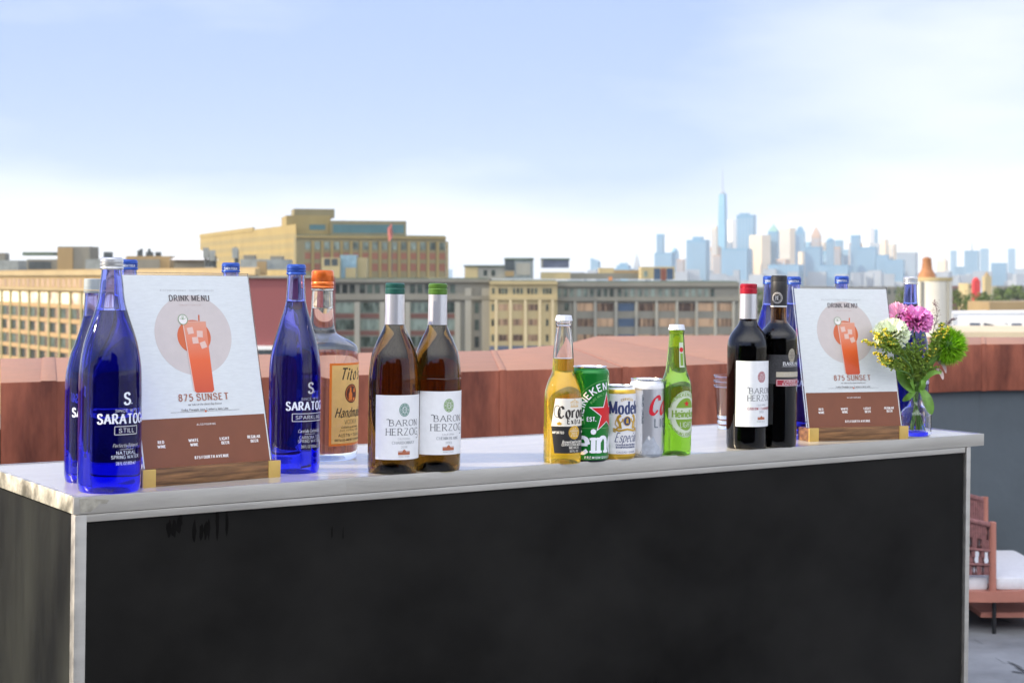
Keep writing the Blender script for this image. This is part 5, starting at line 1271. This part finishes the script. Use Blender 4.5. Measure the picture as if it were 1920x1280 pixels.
# ---- things on the roofs
def roofbox(name, label, x0, x1, y0, Y, m, zb, depth=6, cat='roof unit', group=None, skew=0):
    return Block(name, label, x0, Y, x1, Y + skew, y0, depth, m, zb=zb, cat=cat, group=group, part='housing')
zl = Bk.zt
RU = 'rooftop structures on the warehouses'
q = roofbox('roof_bulkhead', 'square stair bulkhead, left half toned tan as if sunlit, on the long warehouse', 108, 168, 462, 400, M['greyc'], zl, 9, group=RU); q.strips('painted_lit_face', [(q.u(108), q.u(137), 0, q.z(464))], M['tan_lit'], .3)  # tan strip puts the sunlit left part into the colour
q = roofbox('roof_bulkhead', 'low grey bulkhead at the extreme left of the skyline', -25, 34, 488, 440, M['unit'], zl, 9, group=RU); q.strips('roof_hut', [(q.u(-22), q.u(8), q.z(490), q.z(474))], M['greyc'], -.5, 4)
q = roofbox('roof_bulkhead', 'long low grey roof shed left of the stair bulkhead', 50, 108, 486, 410, M['greyc'], zl, 8, group=RU); q.strips('canopy', [(q.u(42), q.u(100), q.z(479), q.z(472.5))], M['greenroof'], 0, 5); q.strips('louvre', [(q.u(54), q.u(96), q.z(504), q.z(490))], M['unitd'], .1)
q = roofbox('roof_shed', 'grey roof shed right behind the neck of the big blue bottle', 160, 232, 486, 390, M['unit'], zl, 8, group=RU); q.strips('vent', [(q.u(192), q.u(206), q.z(486), q.z(472))], M['unitd'], -1, 2)
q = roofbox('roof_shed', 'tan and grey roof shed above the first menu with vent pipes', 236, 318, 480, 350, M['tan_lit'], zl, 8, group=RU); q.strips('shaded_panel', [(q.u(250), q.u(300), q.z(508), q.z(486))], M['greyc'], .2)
for c in (256, 261, 272, 276, 281, 290, 296): b = MB(); b.tube([(q.u(c), 2, q.z(482)), (q.u(c), 2, q.z(466 + (c % 3) * 3))], .35, 8); b.build('vent_pipe', M['unitd'], q.root)
q = roofbox('white_roof_tent', 'white sheeted roof hall with pitched top over the first menu', 326, 384, 487, 340, M['greyc'], zl, 10, group=RU)
b = MB(); a0, a1 = q.u(320), q.u(392); b.add([(a0, -1, q.z(487)), (a1, -1, q.z(487)), (a1 - 2, 5, q.z(469)), (a0 + 3, 5, q.z(471)), (a0, 11, q.z(487)), (a1, 11, q.z(487))], [(0, 1, 2, 3), (3, 2, 5, 4), (0, 3, 4), (1, 5, 2)]); b.build('roof', M['whitep'], q.root)
q = roofbox('roof_antennas', 'cluster of dark antenna masts right of the white roof hall', 384, 400, 500, 335, M['unit'], zl, 4, group=RU)
for c, y in ((384, 466), (391, 476), (397, 470), (402, 480), (440, 463), (444, 468)): b = MB(); b.tube([(q.u(c), 1, q.z(506)), (q.u(c), 1, q.z(y))], .3, 6); b.build('mast', M['unitd'], q.root)
for c, y in ((385, 470), (397, 475), (440, 470)): b = MB(); b.box((q.u(c), .6, q.z(y + 4)), (1.2, .5, 2.2)); b.build('antenna_panel', M['unit'], q.root)
q = roofbox('roof_shed', 'grey green plant shed with tan end between menu and blue bottle', 450, 540, 486, 330, M['unit'], zl, 7, group=RU); q.strips('tan_end', [(q.u(482), q.u(500), q.z(516), q.z(490))], M['tan_lit'], .2); q.strips('roof_duct', [(q.u(455), q.u(475), q.z(486), q.z(478)), (q.u(505), q.u(528), q.z(486), q.z(480))], M['greyc'], -1, 3)
zg = G1.zt
q = roofbox('roof_hut', 'yellow roof hut with two dark openings above the vodka cap', 603, 637, 483, Z2 + 8, M['yell'], zg, 6, group=RU); q.windows([(q.u(608), q.u(619), q.z(498), q.z(485)), (q.u(622), q.u(633), q.z(498), q.z(485))], M['unitd'], 'opening')
q = roofbox('roof_unit', 'pale blue cooling unit right of the yellow roof hut', 638, 668, 478, Z2 + 10, mat('pale_blue_unit', (.22, .34, .40), .5, .1, var=.2, scale=.6), zg, 5, group=RU); q.strips('tan_base', [(q.u(648), q.u(668), q.z(522), q.z(502))], M['yell'], .3)
q = roofbox('roof_hut', 'narrow tan roof hut right of the blue cooling unit', 669, 687, 483, Z2 + 12, M['yell'], zg, 6, group=RU)
q = roofbox('roof_hut', 'low tan hut on the grey block behind the white wine bottles', 800, 838, 520, Z2 + 8, M['yell'], zg, 6, group=RU)
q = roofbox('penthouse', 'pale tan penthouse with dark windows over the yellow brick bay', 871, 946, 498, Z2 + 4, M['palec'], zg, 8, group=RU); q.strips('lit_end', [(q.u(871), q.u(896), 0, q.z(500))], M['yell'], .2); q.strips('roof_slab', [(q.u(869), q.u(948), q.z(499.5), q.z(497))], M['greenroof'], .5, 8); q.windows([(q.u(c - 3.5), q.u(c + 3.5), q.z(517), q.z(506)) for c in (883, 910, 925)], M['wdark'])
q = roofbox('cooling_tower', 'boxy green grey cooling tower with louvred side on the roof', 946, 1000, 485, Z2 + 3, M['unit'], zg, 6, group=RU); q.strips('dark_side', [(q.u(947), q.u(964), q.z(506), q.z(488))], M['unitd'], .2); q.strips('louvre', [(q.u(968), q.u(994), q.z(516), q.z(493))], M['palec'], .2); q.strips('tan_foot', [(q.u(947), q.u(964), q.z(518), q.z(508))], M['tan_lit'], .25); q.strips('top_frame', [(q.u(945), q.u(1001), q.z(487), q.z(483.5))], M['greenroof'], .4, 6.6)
q = roofbox('roof_sign', 'dark blue slate panelled roof box on a tan base', 1016, 1067, 486, Z2 + 4, M['slate'], zg + 3, 5, group=RU); q.strips('top_frame', [(q.u(1014), q.u(1069), q.z(487), q.z(484))], M['greenroof'], .3, 5.5); q.strips('frame_side', [(q.u(1014), q.u(1018), 0, q.z(485))], M['palec'], .3); q.strips('tan_base', [(q.u(1014), q.u(1069), -3, q.z(510))], M['yell'], .4, 5)
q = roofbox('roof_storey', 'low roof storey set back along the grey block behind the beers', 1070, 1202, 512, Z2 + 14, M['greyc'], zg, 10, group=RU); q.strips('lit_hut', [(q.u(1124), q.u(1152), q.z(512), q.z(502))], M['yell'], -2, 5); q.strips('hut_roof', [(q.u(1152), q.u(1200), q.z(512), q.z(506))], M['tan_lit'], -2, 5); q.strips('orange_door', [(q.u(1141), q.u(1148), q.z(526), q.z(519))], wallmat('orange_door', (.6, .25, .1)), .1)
q = roofbox('penthouse', 'tan penthouse with blue windows at the right end of the grey block', 1202, 1265, 500, Z2 + 6, M['yell'], zg, 8, group=RU); q.windows([(q.u(1226), q.u(1238), q.z(524), q.z(503)), (q.u(1250), q.u(1262), q.z(524), q.z(503))], M['wblue']); q.windows([(q.u(1239), q.u(1249), q.z(526), q.z(503))], wallmat('rust_door', (.2, .07, .05)), 'door'); q.windows([(q.u(1207), q.u(1214), q.z(519), q.z(508))], M['wgreen'])

# ---- white silo with brown cone, trees and harbour sheds at the right
SZ = 95; sk = SZ / F
s0 = at(1752, 600, SZ); silo = thing('roof_tank', 'white cylindrical tank with brown bell shaped top behind the flowers', 'tank', (s0.x, SZ, GZ)); zz = lambda py: ZC - (py - HZ) * sk - GZ
b = MB(); b.lathe([(0, 0), (32 * sk, 0), (32 * sk, zz(527)), (0, zz(527))], 40); b.build('tank_shell', mat('cream_tank_paint', (.60, .58, .50), .6, var=.08, scale=1, stretch=(1, 1, .2)), silo, smooth=40)
b = MB(); b.lathe([(32 * sk, zz(527)), (33.5 * sk, zz(526)), (33.5 * sk, zz(520)), (0, zz(520))], 40); b.build('tank_rim', M['yell'], silo, smooth=40)
b = MB(); b.lathe(spline([(17 * sk, zz(522)), (14 * sk, zz(512)), (10 * sk, zz(504)), (8.5 * sk, zz(490)), (7.5 * sk, zz(484)), (0, zz(481))], 4), 24, c=(-14 * sk, 0, 0)); b.build('bell_top', mat('brown_bell_top', (.34, .15, .06), .7, var=.2, scale=1), silo, smooth=60)
b = MB(); b.tube([(18 * sk, -31 * sk, 0), (18 * sk, -31 * sk, zz(527))], .06, 6); b.tube([(-30 * sk, -20 * sk, 0), (-30 * sk, -20 * sk, zz(527))], .08, 6); b.build('downpipe', M['palec'], silo)
M['crown_leaf'] = mat('tree_leaves', (.045, .085, .02), .8, var=.5, scale=.25, col2=(.10, .15, .03)); M['bark'] = mat('bark', (.09, .07, .05), .9)
def tree(label, px, pyt, pyb, Y, rpx, seed, nl=900):
    rg = random.Random(seed); kk = Y / F; h = (pyb - pyt) * kk; r = rpx * kk; p = at(px, pyb, Y)
    t = thing('tree', label, 'tree', (p.x, Y, GZ), group='trees beyond the terrace'); zc = p.z - GZ + h * .55
    b = MB(); b.tube([(0, 0, 0), (0, 0, zc * .6), (.1 * r, 0, zc)], [r * .12, r * .09, r * .03], 8)
    for q in range(5): a = q * 1.3; b.tube([(0, 0, zc * .62 + q * h * .03), (r * .5 * cos(a), r * .5 * sin(a), zc + h * .1 * (q % 3))], [r * .04, r * .015], 5)
    b.build('trunk', M['bark'], t)
    b = MB(); cl = [(rg.gauss(0, .42), rg.gauss(0, .42), rg.uniform(-.42, .42), rg.uniform(.25, .45)) for _ in range(16)]
    for q in range(nl):
        cx, cy, cz, cr = cl[q % 16]; d = Vector((rg.gauss(0, 1), rg.gauss(0, 1), rg.gauss(0, 1))).normalized() * cr * rg.uniform(.6, 1.05)
        c = Vector(((cx + d.x) * r, (cy + d.y) * r, zc + (cz + d.z) * h)); s = r * .10 * rg.uniform(.6, 1.4); u = Vector((rg.gauss(0, 1), rg.gauss(0, 1), rg.gauss(0, 1))).normalized(); v = u.cross(Vector((rg.gauss(0, 1), rg.gauss(0, 1), rg.gauss(0, 1)))).normalized()
        b.add([c + u * s, c + v * s * .6, c - u * s, c - v * s * .6], [(0, 1, 2, 3)])
    b.build('crown', M['crown_leaf'], t); return t
tree('dark green tree just right of the white tank', 1800, 552, 592, 480, 22, 51); tree('yellow green tree beyond the white sheds, right of the dark one', 1836, 556, 592, 500, 26, 52); tree('tree between the second menu and the white tank', 1694, 545, 590, 460, 18, 53); tree('tree peeking out left of the black wine bottle', 1428, 545, 590, 470, 17, 54)
tree('far hazy tree clump at the right picture edge', 1905, 540, 565, 900, 28, 55); tree('tree on the right of the tan shed', 1876, 543, 566, 880, 24, 56)
HS = 'long low sheds and viaduct beyond the parapet'
def shed(label, x0, x1, y0, y1, Y, m, roof=None, skew=0, depth=30): q = Block('harbour_shed', label, x0, Y, x1, Y + skew, y0, depth, m, cat='shed', group=HS); return q
q = shed('long tan brick shed beyond the trees at the right edge', 1855, 1990, 566, 590, 420, M['tan_lit'], depth=20)
q = shed('long white roofed shed nearer the parapet at the right', 1786, 2060, 585, 600, 330, M['whitep'], depth=16, skew=14)
q = shed('white shed with a row of blue windows above the parapet', 1796, 2080, 596, 640, 250, M['whitep'], depth=12, skew=-6); q.windows([(q.u(1818 + 26 * i), q.u(1838 + 26 * i), q.z(615), q.z(606)) for i in range(5)], M['wblue'])
b = MB(); b.add([(q.u(1848), -.6, q.z(606)), (q.u(1850), -.6, q.z(600)), (q.u(1925), -.6, q.z(616)), (q.u(1925), -.6, q.z(622)), (q.u(1848), -.2, q.z(606)), (q.u(1850), -.2, q.z(600)), (q.u(1925), -.2, q.z(616)), (q.u(1925), -.2, q.z(622))], [(0, 3, 2, 1), (4, 5, 6, 7), (0, 1, 5, 4), (1, 2, 6, 5), (2, 3, 7, 6), (3, 0, 4, 7)]); b.build('ramp', M['whitep'], q.root)
q = shed('pale yellow road deck low along the parapet at the right', 1780, 2100, 622, 650, 200, mat('pale_sand_deck', (.58, .48, .32), .8, var=.1, scale=.1), depth=26)
rr = Block('red_silo', 'small bright red silo among the far harbour buildings', 1826, 900, 1838, 900, 526, 4, mat('red_silo_paint', (.55, .03, .03), .6), cat='silo', part='silo_wall')
b = MB(); b.lathe([(rr.W / 2, 0), (rr.W / 2, .6), (rr.W / 3, 1.4), (0, 1.9)], 16, c=(rr.W / 2, 2, rr.zt - rr.zb)); b.build('silo_top', rr.m, rr.root)
q = Block('tan_tower', 'slim tan tower beside the red silo', 1847, 950, 1859, 950, 518, 6, M['yell']); b = MB(); b.lathe([(q.W * .5, 0), (q.W * .3, 1.5), (0, 3)], 8, c=(q.W / 2, 3, q.zt - q.zb)); b.build('cap', M['tan_lit'], q.root)
q = Block('brick_warehouse', 'distant brown brick warehouse right of the white tank', 1784, 1000, 1822, 1000, 536, 30, M['redb']); q.windows([(q.u(1788 + 6 * i), q.u(1791 + 6 * i), q.z(545), q.z(540)) for i in range(5)], M['wdark'])
q = Block('pale_warehouse', 'distant pale warehouse left of the red silo', 1815, 930, 1826, 930, 531, 20, M['yell']); q.windows([(q.u(1817), q.u(1824), q.z(540), q.z(535))], M['wbrown'])
q = Block('low_building', 'low grey building on the waterfront at the right edge', 1868, 1100, 1960, 1100, 536, 30, M['greyc']); q.windows([(q.u(1874 + 9 * i), q.u(1879 + 9 * i), q.z(546), q.z(540)) for i in range(6)], M['wdark'])
q = Block('low_building', 'grey and tan low city block in front of the skyline, centre right', 1392, 900, 1700, 980, 538, 40, M['greyc']); q.windows([(q.u(1400 + 12 * i), q.u(1406 + 12 * i), q.z(552), q.z(544)) for i in range(24)], M['wdark'])
# ------------------------------------------------------------------ the skyline across the harbour
M['tw_blue'] = mat('blue_glass_tower', (.10, .26, .40), .35, .4, var=.12, scale=.01); M['tw_grey'] = mat('grey_stone_tower', (.26, .29, .33), .8, var=.12, scale=.01)
M['tw_cream'] = mat('cream_stone_tower', (.62, .50, .36), .8, var=.08, scale=.01); M['tw_white'] = mat('white_stone_tower', (.85, .80, .72), .7, var=.05, scale=.01); M['tw_copper'] = mat('green_copper_roof', (.16, .32, .28), .7, var=.1, scale=.02); M['tw_brown'] = mat('brown_stone_tower', (.36, .24, .17), .8, var=.1, scale=.01)
M['tw_line'] = mat('tower_window_line', (.22, .32, .42), .3, var=0)
TW = 'skyscrapers of the far skyline'
def tower(label, x0, x1, ytop, m, Y=6400, yaw=-28, shape='flat', arg=0, lines=6, name='skyscraper', side=None):
    """a tower seen between columns x0 and x1, turned so that its left side catches the sun"""
    k = Y / F; wpx = (x1 - x0) * k; a = radians(yaw); S = wpx / (abs(cos(a)) + .55 * abs(sin(a))); D = S * .55
    p = at((x0 + x1) / 2, ytop, Y); h = p.z - GZ
    t = thing(name, label, 'skyscraper', (p.x, Y, GZ), (0, 0, a), TW)
    b = MB(); hs = h if shape in ('flat', 'slant', 'notch') else h * (1 - arg)
    if shape == 'taper':
        q = .62; b.add([(-S / 2, -D / 2, 0), (S / 2, -D / 2, 0), (S / 2, D / 2, 0), (-S / 2, D / 2, 0), (-S * q / 2, -D * q / 2, h), (S * q / 2, -D * q / 2, h), (S * q / 2, D * q / 2, h), (-S * q / 2, D * q / 2, h)], [(3, 2, 1, 0), (4, 5, 6, 7), (0, 1, 5, 4), (1, 2, 6, 5), (2, 3, 7, 6), (3, 0, 4, 7)])
    elif shape == 'slant':
        b.add([(-S / 2, -D / 2, 0), (S / 2, -D / 2, 0), (S / 2, D / 2, 0), (-S / 2, D / 2, 0), (-S / 2, -D / 2, h), (S / 2, -D / 2, h * (1 - arg)), (S / 2, D / 2, h * (1 - arg)), (-S / 2, D / 2, h)], [(3, 2, 1, 0), (4, 5, 6, 7), (0, 1, 5, 4), (1, 2, 6, 5), (2, 3, 7, 6), (3, 0, 4, 7)])
    else: b.box((0, 0, hs / 2), (S, D, hs))
    b.build('tower_body', m, t)
    if shape == 'point':
        b = MB(); z0 = hs; b.add([(-S / 2, -D / 2, z0), (S / 2, -D / 2, z0), (S / 2, D / 2, z0), (-S / 2, D / 2, z0), (0, 0, h)], [(0, 1, 4), (1, 2, 4), (2, 3, 4), (3, 0, 4), (3, 2, 1, 0)]); b.build('pointed_roof', side or m, t)
    if shape == 'step':
        b = MB(); b.box((0, 0, hs + (h - hs) * .3), (S * .7, D * .7, (h - hs) * .6)); b.box((0, 0, hs + (h - hs) * .8), (S * .4, D * .4, (h - hs) * .4)); b.build('setback_top', side or m, t)
    if shape == 'dome':
        b = MB(); b.lathe([(S * .42, hs)] + [(S * .42 * cos(q * .26), hs + (h - hs) * sin(q * .26)) for q in range(1, 6)] + [(0, h)], 16); b.build('domed_roof', side or m, t)
    if lines:
        b = MB(); ht = hs * (.97)
        for q in range(lines): b.box((-S / 2 + S * (q + .5) / lines, -D / 2 - .2 if shape != 'taper' else -D / 2 * .8 , ht * .5), (S / lines * .35, .8, ht * .96))
        if shape != 'taper': b.build('window_strips', M['tw_line'], t)
    return t, S, D, h
B_, G_, C_, W_, N_ = M['tw_blue'], M['tw_grey'], M['tw_cream'], M['tw_white'], M['tw_brown']
tower('far curved topped blue tower at the left start of the skyline', 1107, 1126, 484, B_, 6000, shape='slant', arg=.12)
tower('low far block right of the curved blue tower', 1150, 1189, 493, B_, 6200, shape='step', arg=.25)
tower('small tower with a spire left of the twin blue blocks', 1188, 1200, 474, G_, 6100, shape='point', arg=.4)
tower('slim dark glass tower rising from the left part of the skyline', 1231, 1246, 439, B_, 6300)
tower('wide stepped blue block under the slim dark glass tower', 1227, 1267, 474, B_, 6200)
tower('small domed tower left of the broad blue block', 1258, 1273, 465, B_, 6600, shape='dome', arg=.1)
tower('low brown tower between the domed tower and the broad blue block', 1268, 1284, 486, N_, 6000)
t, S, D, h = tower('broad flat topped blue block left of the tallest tower', 1287, 1331, 450, B_, 6100, lines=9)
b = MB(); b.box((0, 0, h + 6), (S * .45, D * .6, 12)); b.build('roof_plant', B_, t)
tower('slender tower with lit left side just left of the tallest tower', 1334, 1346, 424, C_, 6500, yaw=-40)
t, S, D, h = tower('tallest tapered glass tower with a long spire', 1344, 1366, 364, B_, 6800, shape='taper', lines=0, yaw=-45)
b = MB(); b.lathe([(S * .26, h), (S * .26, h + 6), (S * .07, h + 12), (S * .05, h + 50), (S * .015, h + 108), (0, h + 112)], 12); b.build('spire', G_, t)
tower('bright white sunlit tower right of the tallest tower', 1360, 1381, 413, W_, 6900, yaw=-60, lines=0)
t, S, D, h = tower('twin topped blue glass tower right of the bright white one', 1381, 1418, 403, B_, 6500, lines=5)
b = MB(); b.box((-S * .1, 0, h + 2), (S * .5, D * .7, 10)); b.build('roof_plant', B_, t)
tower('short dark tower in front of the bright white one', 1365, 1374, 453, G_, 6000)
tower('broad low blue block at the foot of the tallest tower', 1352, 1410, 466, B_, 5900, lines=9)
tower('brown topped tower left of the broad low blue block', 1337, 1354, 478, N_, 6000, lines=3)
tower('large cream sunlit tower with pale crown', 1407, 1443, 441, C_, 6000, yaw=-62, lines=0)
tower('blue tower with a green pointed roof right of the cream tower', 1440, 1461, 420, B_, 6050, shape='point', arg=.12, side=M['tw_copper'])
tower('cream stone tower with flat top in the skyline middle', 1462, 1491, 428, C_, 6700, yaw=-55, lines=5)
tower('blue stepped tower right of the flat cream tower', 1491, 1510, 425, B_, 6500, shape='step', arg=.08)
tower('small brown tower below the flat cream tower', 1456, 1480, 486, N_, 5900, yaw=-50, lines=3)
tower('slim cream tower in front of the stepped blue tower', 1497, 1508, 472, C_, 5800, yaw=-60, lines=0)
tower('sharp pointed brown tower of the middle skyline', 1521, 1540, 424, N_, 6400, shape='point', arg=.16)
tower('wide blue block under the sharp pointed brown tower', 1508, 1543, 463, B_, 6000, lines=7)
tower('rounded grey blue tower left of the pale gap', 1549, 1565, 446, B_, 6300, shape='dome', arg=.05)
tower('short tower with tan face right of the rounded grey blue tower', 1564, 1577, 463, N_, 6200)
tower('long low blue block behind the second menu', 1536, 1598, 497, B_, 5700, lines=10)
tower('dark blue flat tower right of the pale gap', 1595, 1614, 441, B_, 6200, lines=4)
tower('round topped white sunlit tower above the second menu', 1619, 1638, 425, W_, 6900, yaw=-65, shape='dome', arg=.02, lines=0)
tower('blue slab behind the round topped white tower', 1634, 1646, 430, B_, 7000, lines=3)
tower('tall teal blue block under the round topped white tower', 1608, 1646, 463, B_, 6100, lines=7)
tower('slim cream sunlit tower at the right shoulder of the skyline', 1651, 1665, 449, C_, 6700, yaw=-62, lines=0)
tower('blue block at the foot of the slim cream tower', 1643, 1668, 478, B_, 6000)
tower('low blue block left of the wide grey tower', 1663, 1697, 487, B_, 5900, lines=7)
tower('wide grey blue tower left of the white tank', 1681, 1721, 473, G_, 6200, lines=8)
tower('low blue block behind the black wine bottle', 1440, 1508, 496, B_, 5700, lines=10)
tower('cream pointed tower right of the brown bell top', 1757, 1777, 478, C_, 6300, yaw=-50, shape='point', arg=.2, lines=0)
t, S, D, h = tower('far blue tower with a mast at the right of the skyline', 1808, 1837, 470, B_, 6900, lines=5)
b = MB(); b.lathe([(4, h), (3, h + 20), (.8, h + 45), (0, h + 46)], 8); b.build('mast', G_, t)
tower('pale far slab right of the tower with a mast', 1838, 1854, 466, B_, 8600, lines=3)
tower('dark topped blue tower near the right edge', 1858, 1889, 493, B_, 5600, lines=6)
tower('pale far tower at the right edge of the skyline', 1890, 1904, 466, B_, 9000, lines=3)
tower('pale thin far tower left of the tower with a mast', 1782, 1794, 470, B_, 9000, lines=3)
tower('low pale block at the extreme right of the skyline', 1903, 1950, 504, G_, 6500, lines=6)
tower('low pale block between the bell top and the mast tower', 1790, 1812, 500, B_, 7000, lines=4)
tower('thin pale tower far left of the skyline', 838, 848, 505, B_, 9000, lines=2)
for q in range(34):
    px = 1262 + q * 13.2 + rg.uniform(-6, 6) if False else 1262 + q * 13.2
    r2 = random.Random(100 + q); w = r2.uniform(15, 30); top = r2.uniform(447, 486) if 1290 < px < 1660 else r2.uniform(480, 505)
    t, S, D, h = tower('plain pale mid height tower in the dense infill between the named towers', px, px + w, top, r2.choice([B_, B_, B_, B_, G_, C_, N_]), r2.uniform(6600, 7200), yaw=r2.uniform(-60, -25), shape=r2.choice(['flat', 'flat', 'step']), arg=.08, lines=r2.choice([3, 4, 5]))
    t['group'] = 'infill towers of the far skyline'
# low far shoreline
sh = MB()
rg = random.Random(5)
for q in range(140):
    px = 1080 + q * 7 + rg.uniform(-2, 2); Y = 5600 + rg.uniform(-200, 900); p = at(px, 520, Y); h = rg.uniform(15, 62); w = rg.uniform(20, 70); sh.box((p.x, Y, GZ + h / 2), (w, 40, h), rg.uniform(-.6, .2))
tag(sh.build('far_shore_blocks', M['tw_grey']), 'mass of low far city blocks along the foot of the skyline', 'city mass', kind='stuff')

# ---- what the bottles mirror: the city behind the photographer
M['back'] = wallmat('brown_brick_back', (.15, .12, .10)); rb = random.Random(9)
for q, (x, w, h) in enumerate([(-62, 16, 9), (-40, 12, 5), (-24, 9, 13), (-8, 14, 4), (6, 7, 11), (18, 12, 6), (34, 9, 16), (52, 20, 7)]):
    t = thing('apartment_house', ['plain brick apartment house behind the photographer, %s' % s for s in ('farthest left', 'second from the left', 'tall and narrow on the left', 'low and wide near the middle', 'slim near the middle', 'low on the right', 'tallest on the right', 'wide at the far right')][q], 'building', (x, -70 + rb.uniform(-6, 6), GZ), group='houses behind the photographer')
    H2 = -GZ + h + 2; b = MB(); b.box((0, 0, H2 / 2), (w, 12, H2)); b.box((w * .2, 0, H2 + 1), (3, 4, 2)); b.build('wall', M['back'], t)
    b = MB()
    for i in range(int(w / 2.6)):
        for j in range(10): b.box((-w / 2 + 1.5 + i * 2.6, 6.02, H2 - 2 - j * 3), (1.3, .1, 1.7))
    tag(b.build('window_grid', M['wdark'], t), kind='stuff')
sb = thing('dark_backdrop_block', 'unseen dark block added behind the camera to darken the bottle reflections', 'backdrop', (0, -4.4, 0))  # added out of view so the glass reflects something dark
b = MB(); b.box((-1.5, -1.5, 1.45), (15, 3, 2.9)); b.box((3.4, -1.4, 3.3), (3.4, 2.6, .8)); b.box((-4.5, -1.4, 3.15), (2.2, 2.4, .5)); b.build('wall', mat('backdrop_dark_brick', (.05, .04, .035), .85, var=.3, scale=3), sb)
b = MB(); b.box((.4, .04, 1.05), (1.0, .08, 2.1)); b.build('door', mat('dark_green_door', (.02, .03, .028), .5), sb)
# ---- haze
hz = MB(); hz.box((1500, 4200, 345), (15000, 12000, 760))
M['haze'] = bpy.data.materials.new('haze'); M['haze'].use_nodes = True
_n = M['haze'].node_tree.nodes; _n.remove(_n['Principled BSDF'])
_v = _n.new('ShaderNodeVolumePrincipled'); _v.inputs['Color'].default_value = (.86, .95, 1.0, 1); _v.inputs['Density'].default_value = HAZE; _v.inputs['Anisotropy'].default_value = 0.0
M['haze'].node_tree.links.new(_v.outputs[0], _n['Material Output'].inputs['Volume'])
tag(hz.build('haze', M['haze']), 'pale blue haze in the air over the city', kind='stuff')
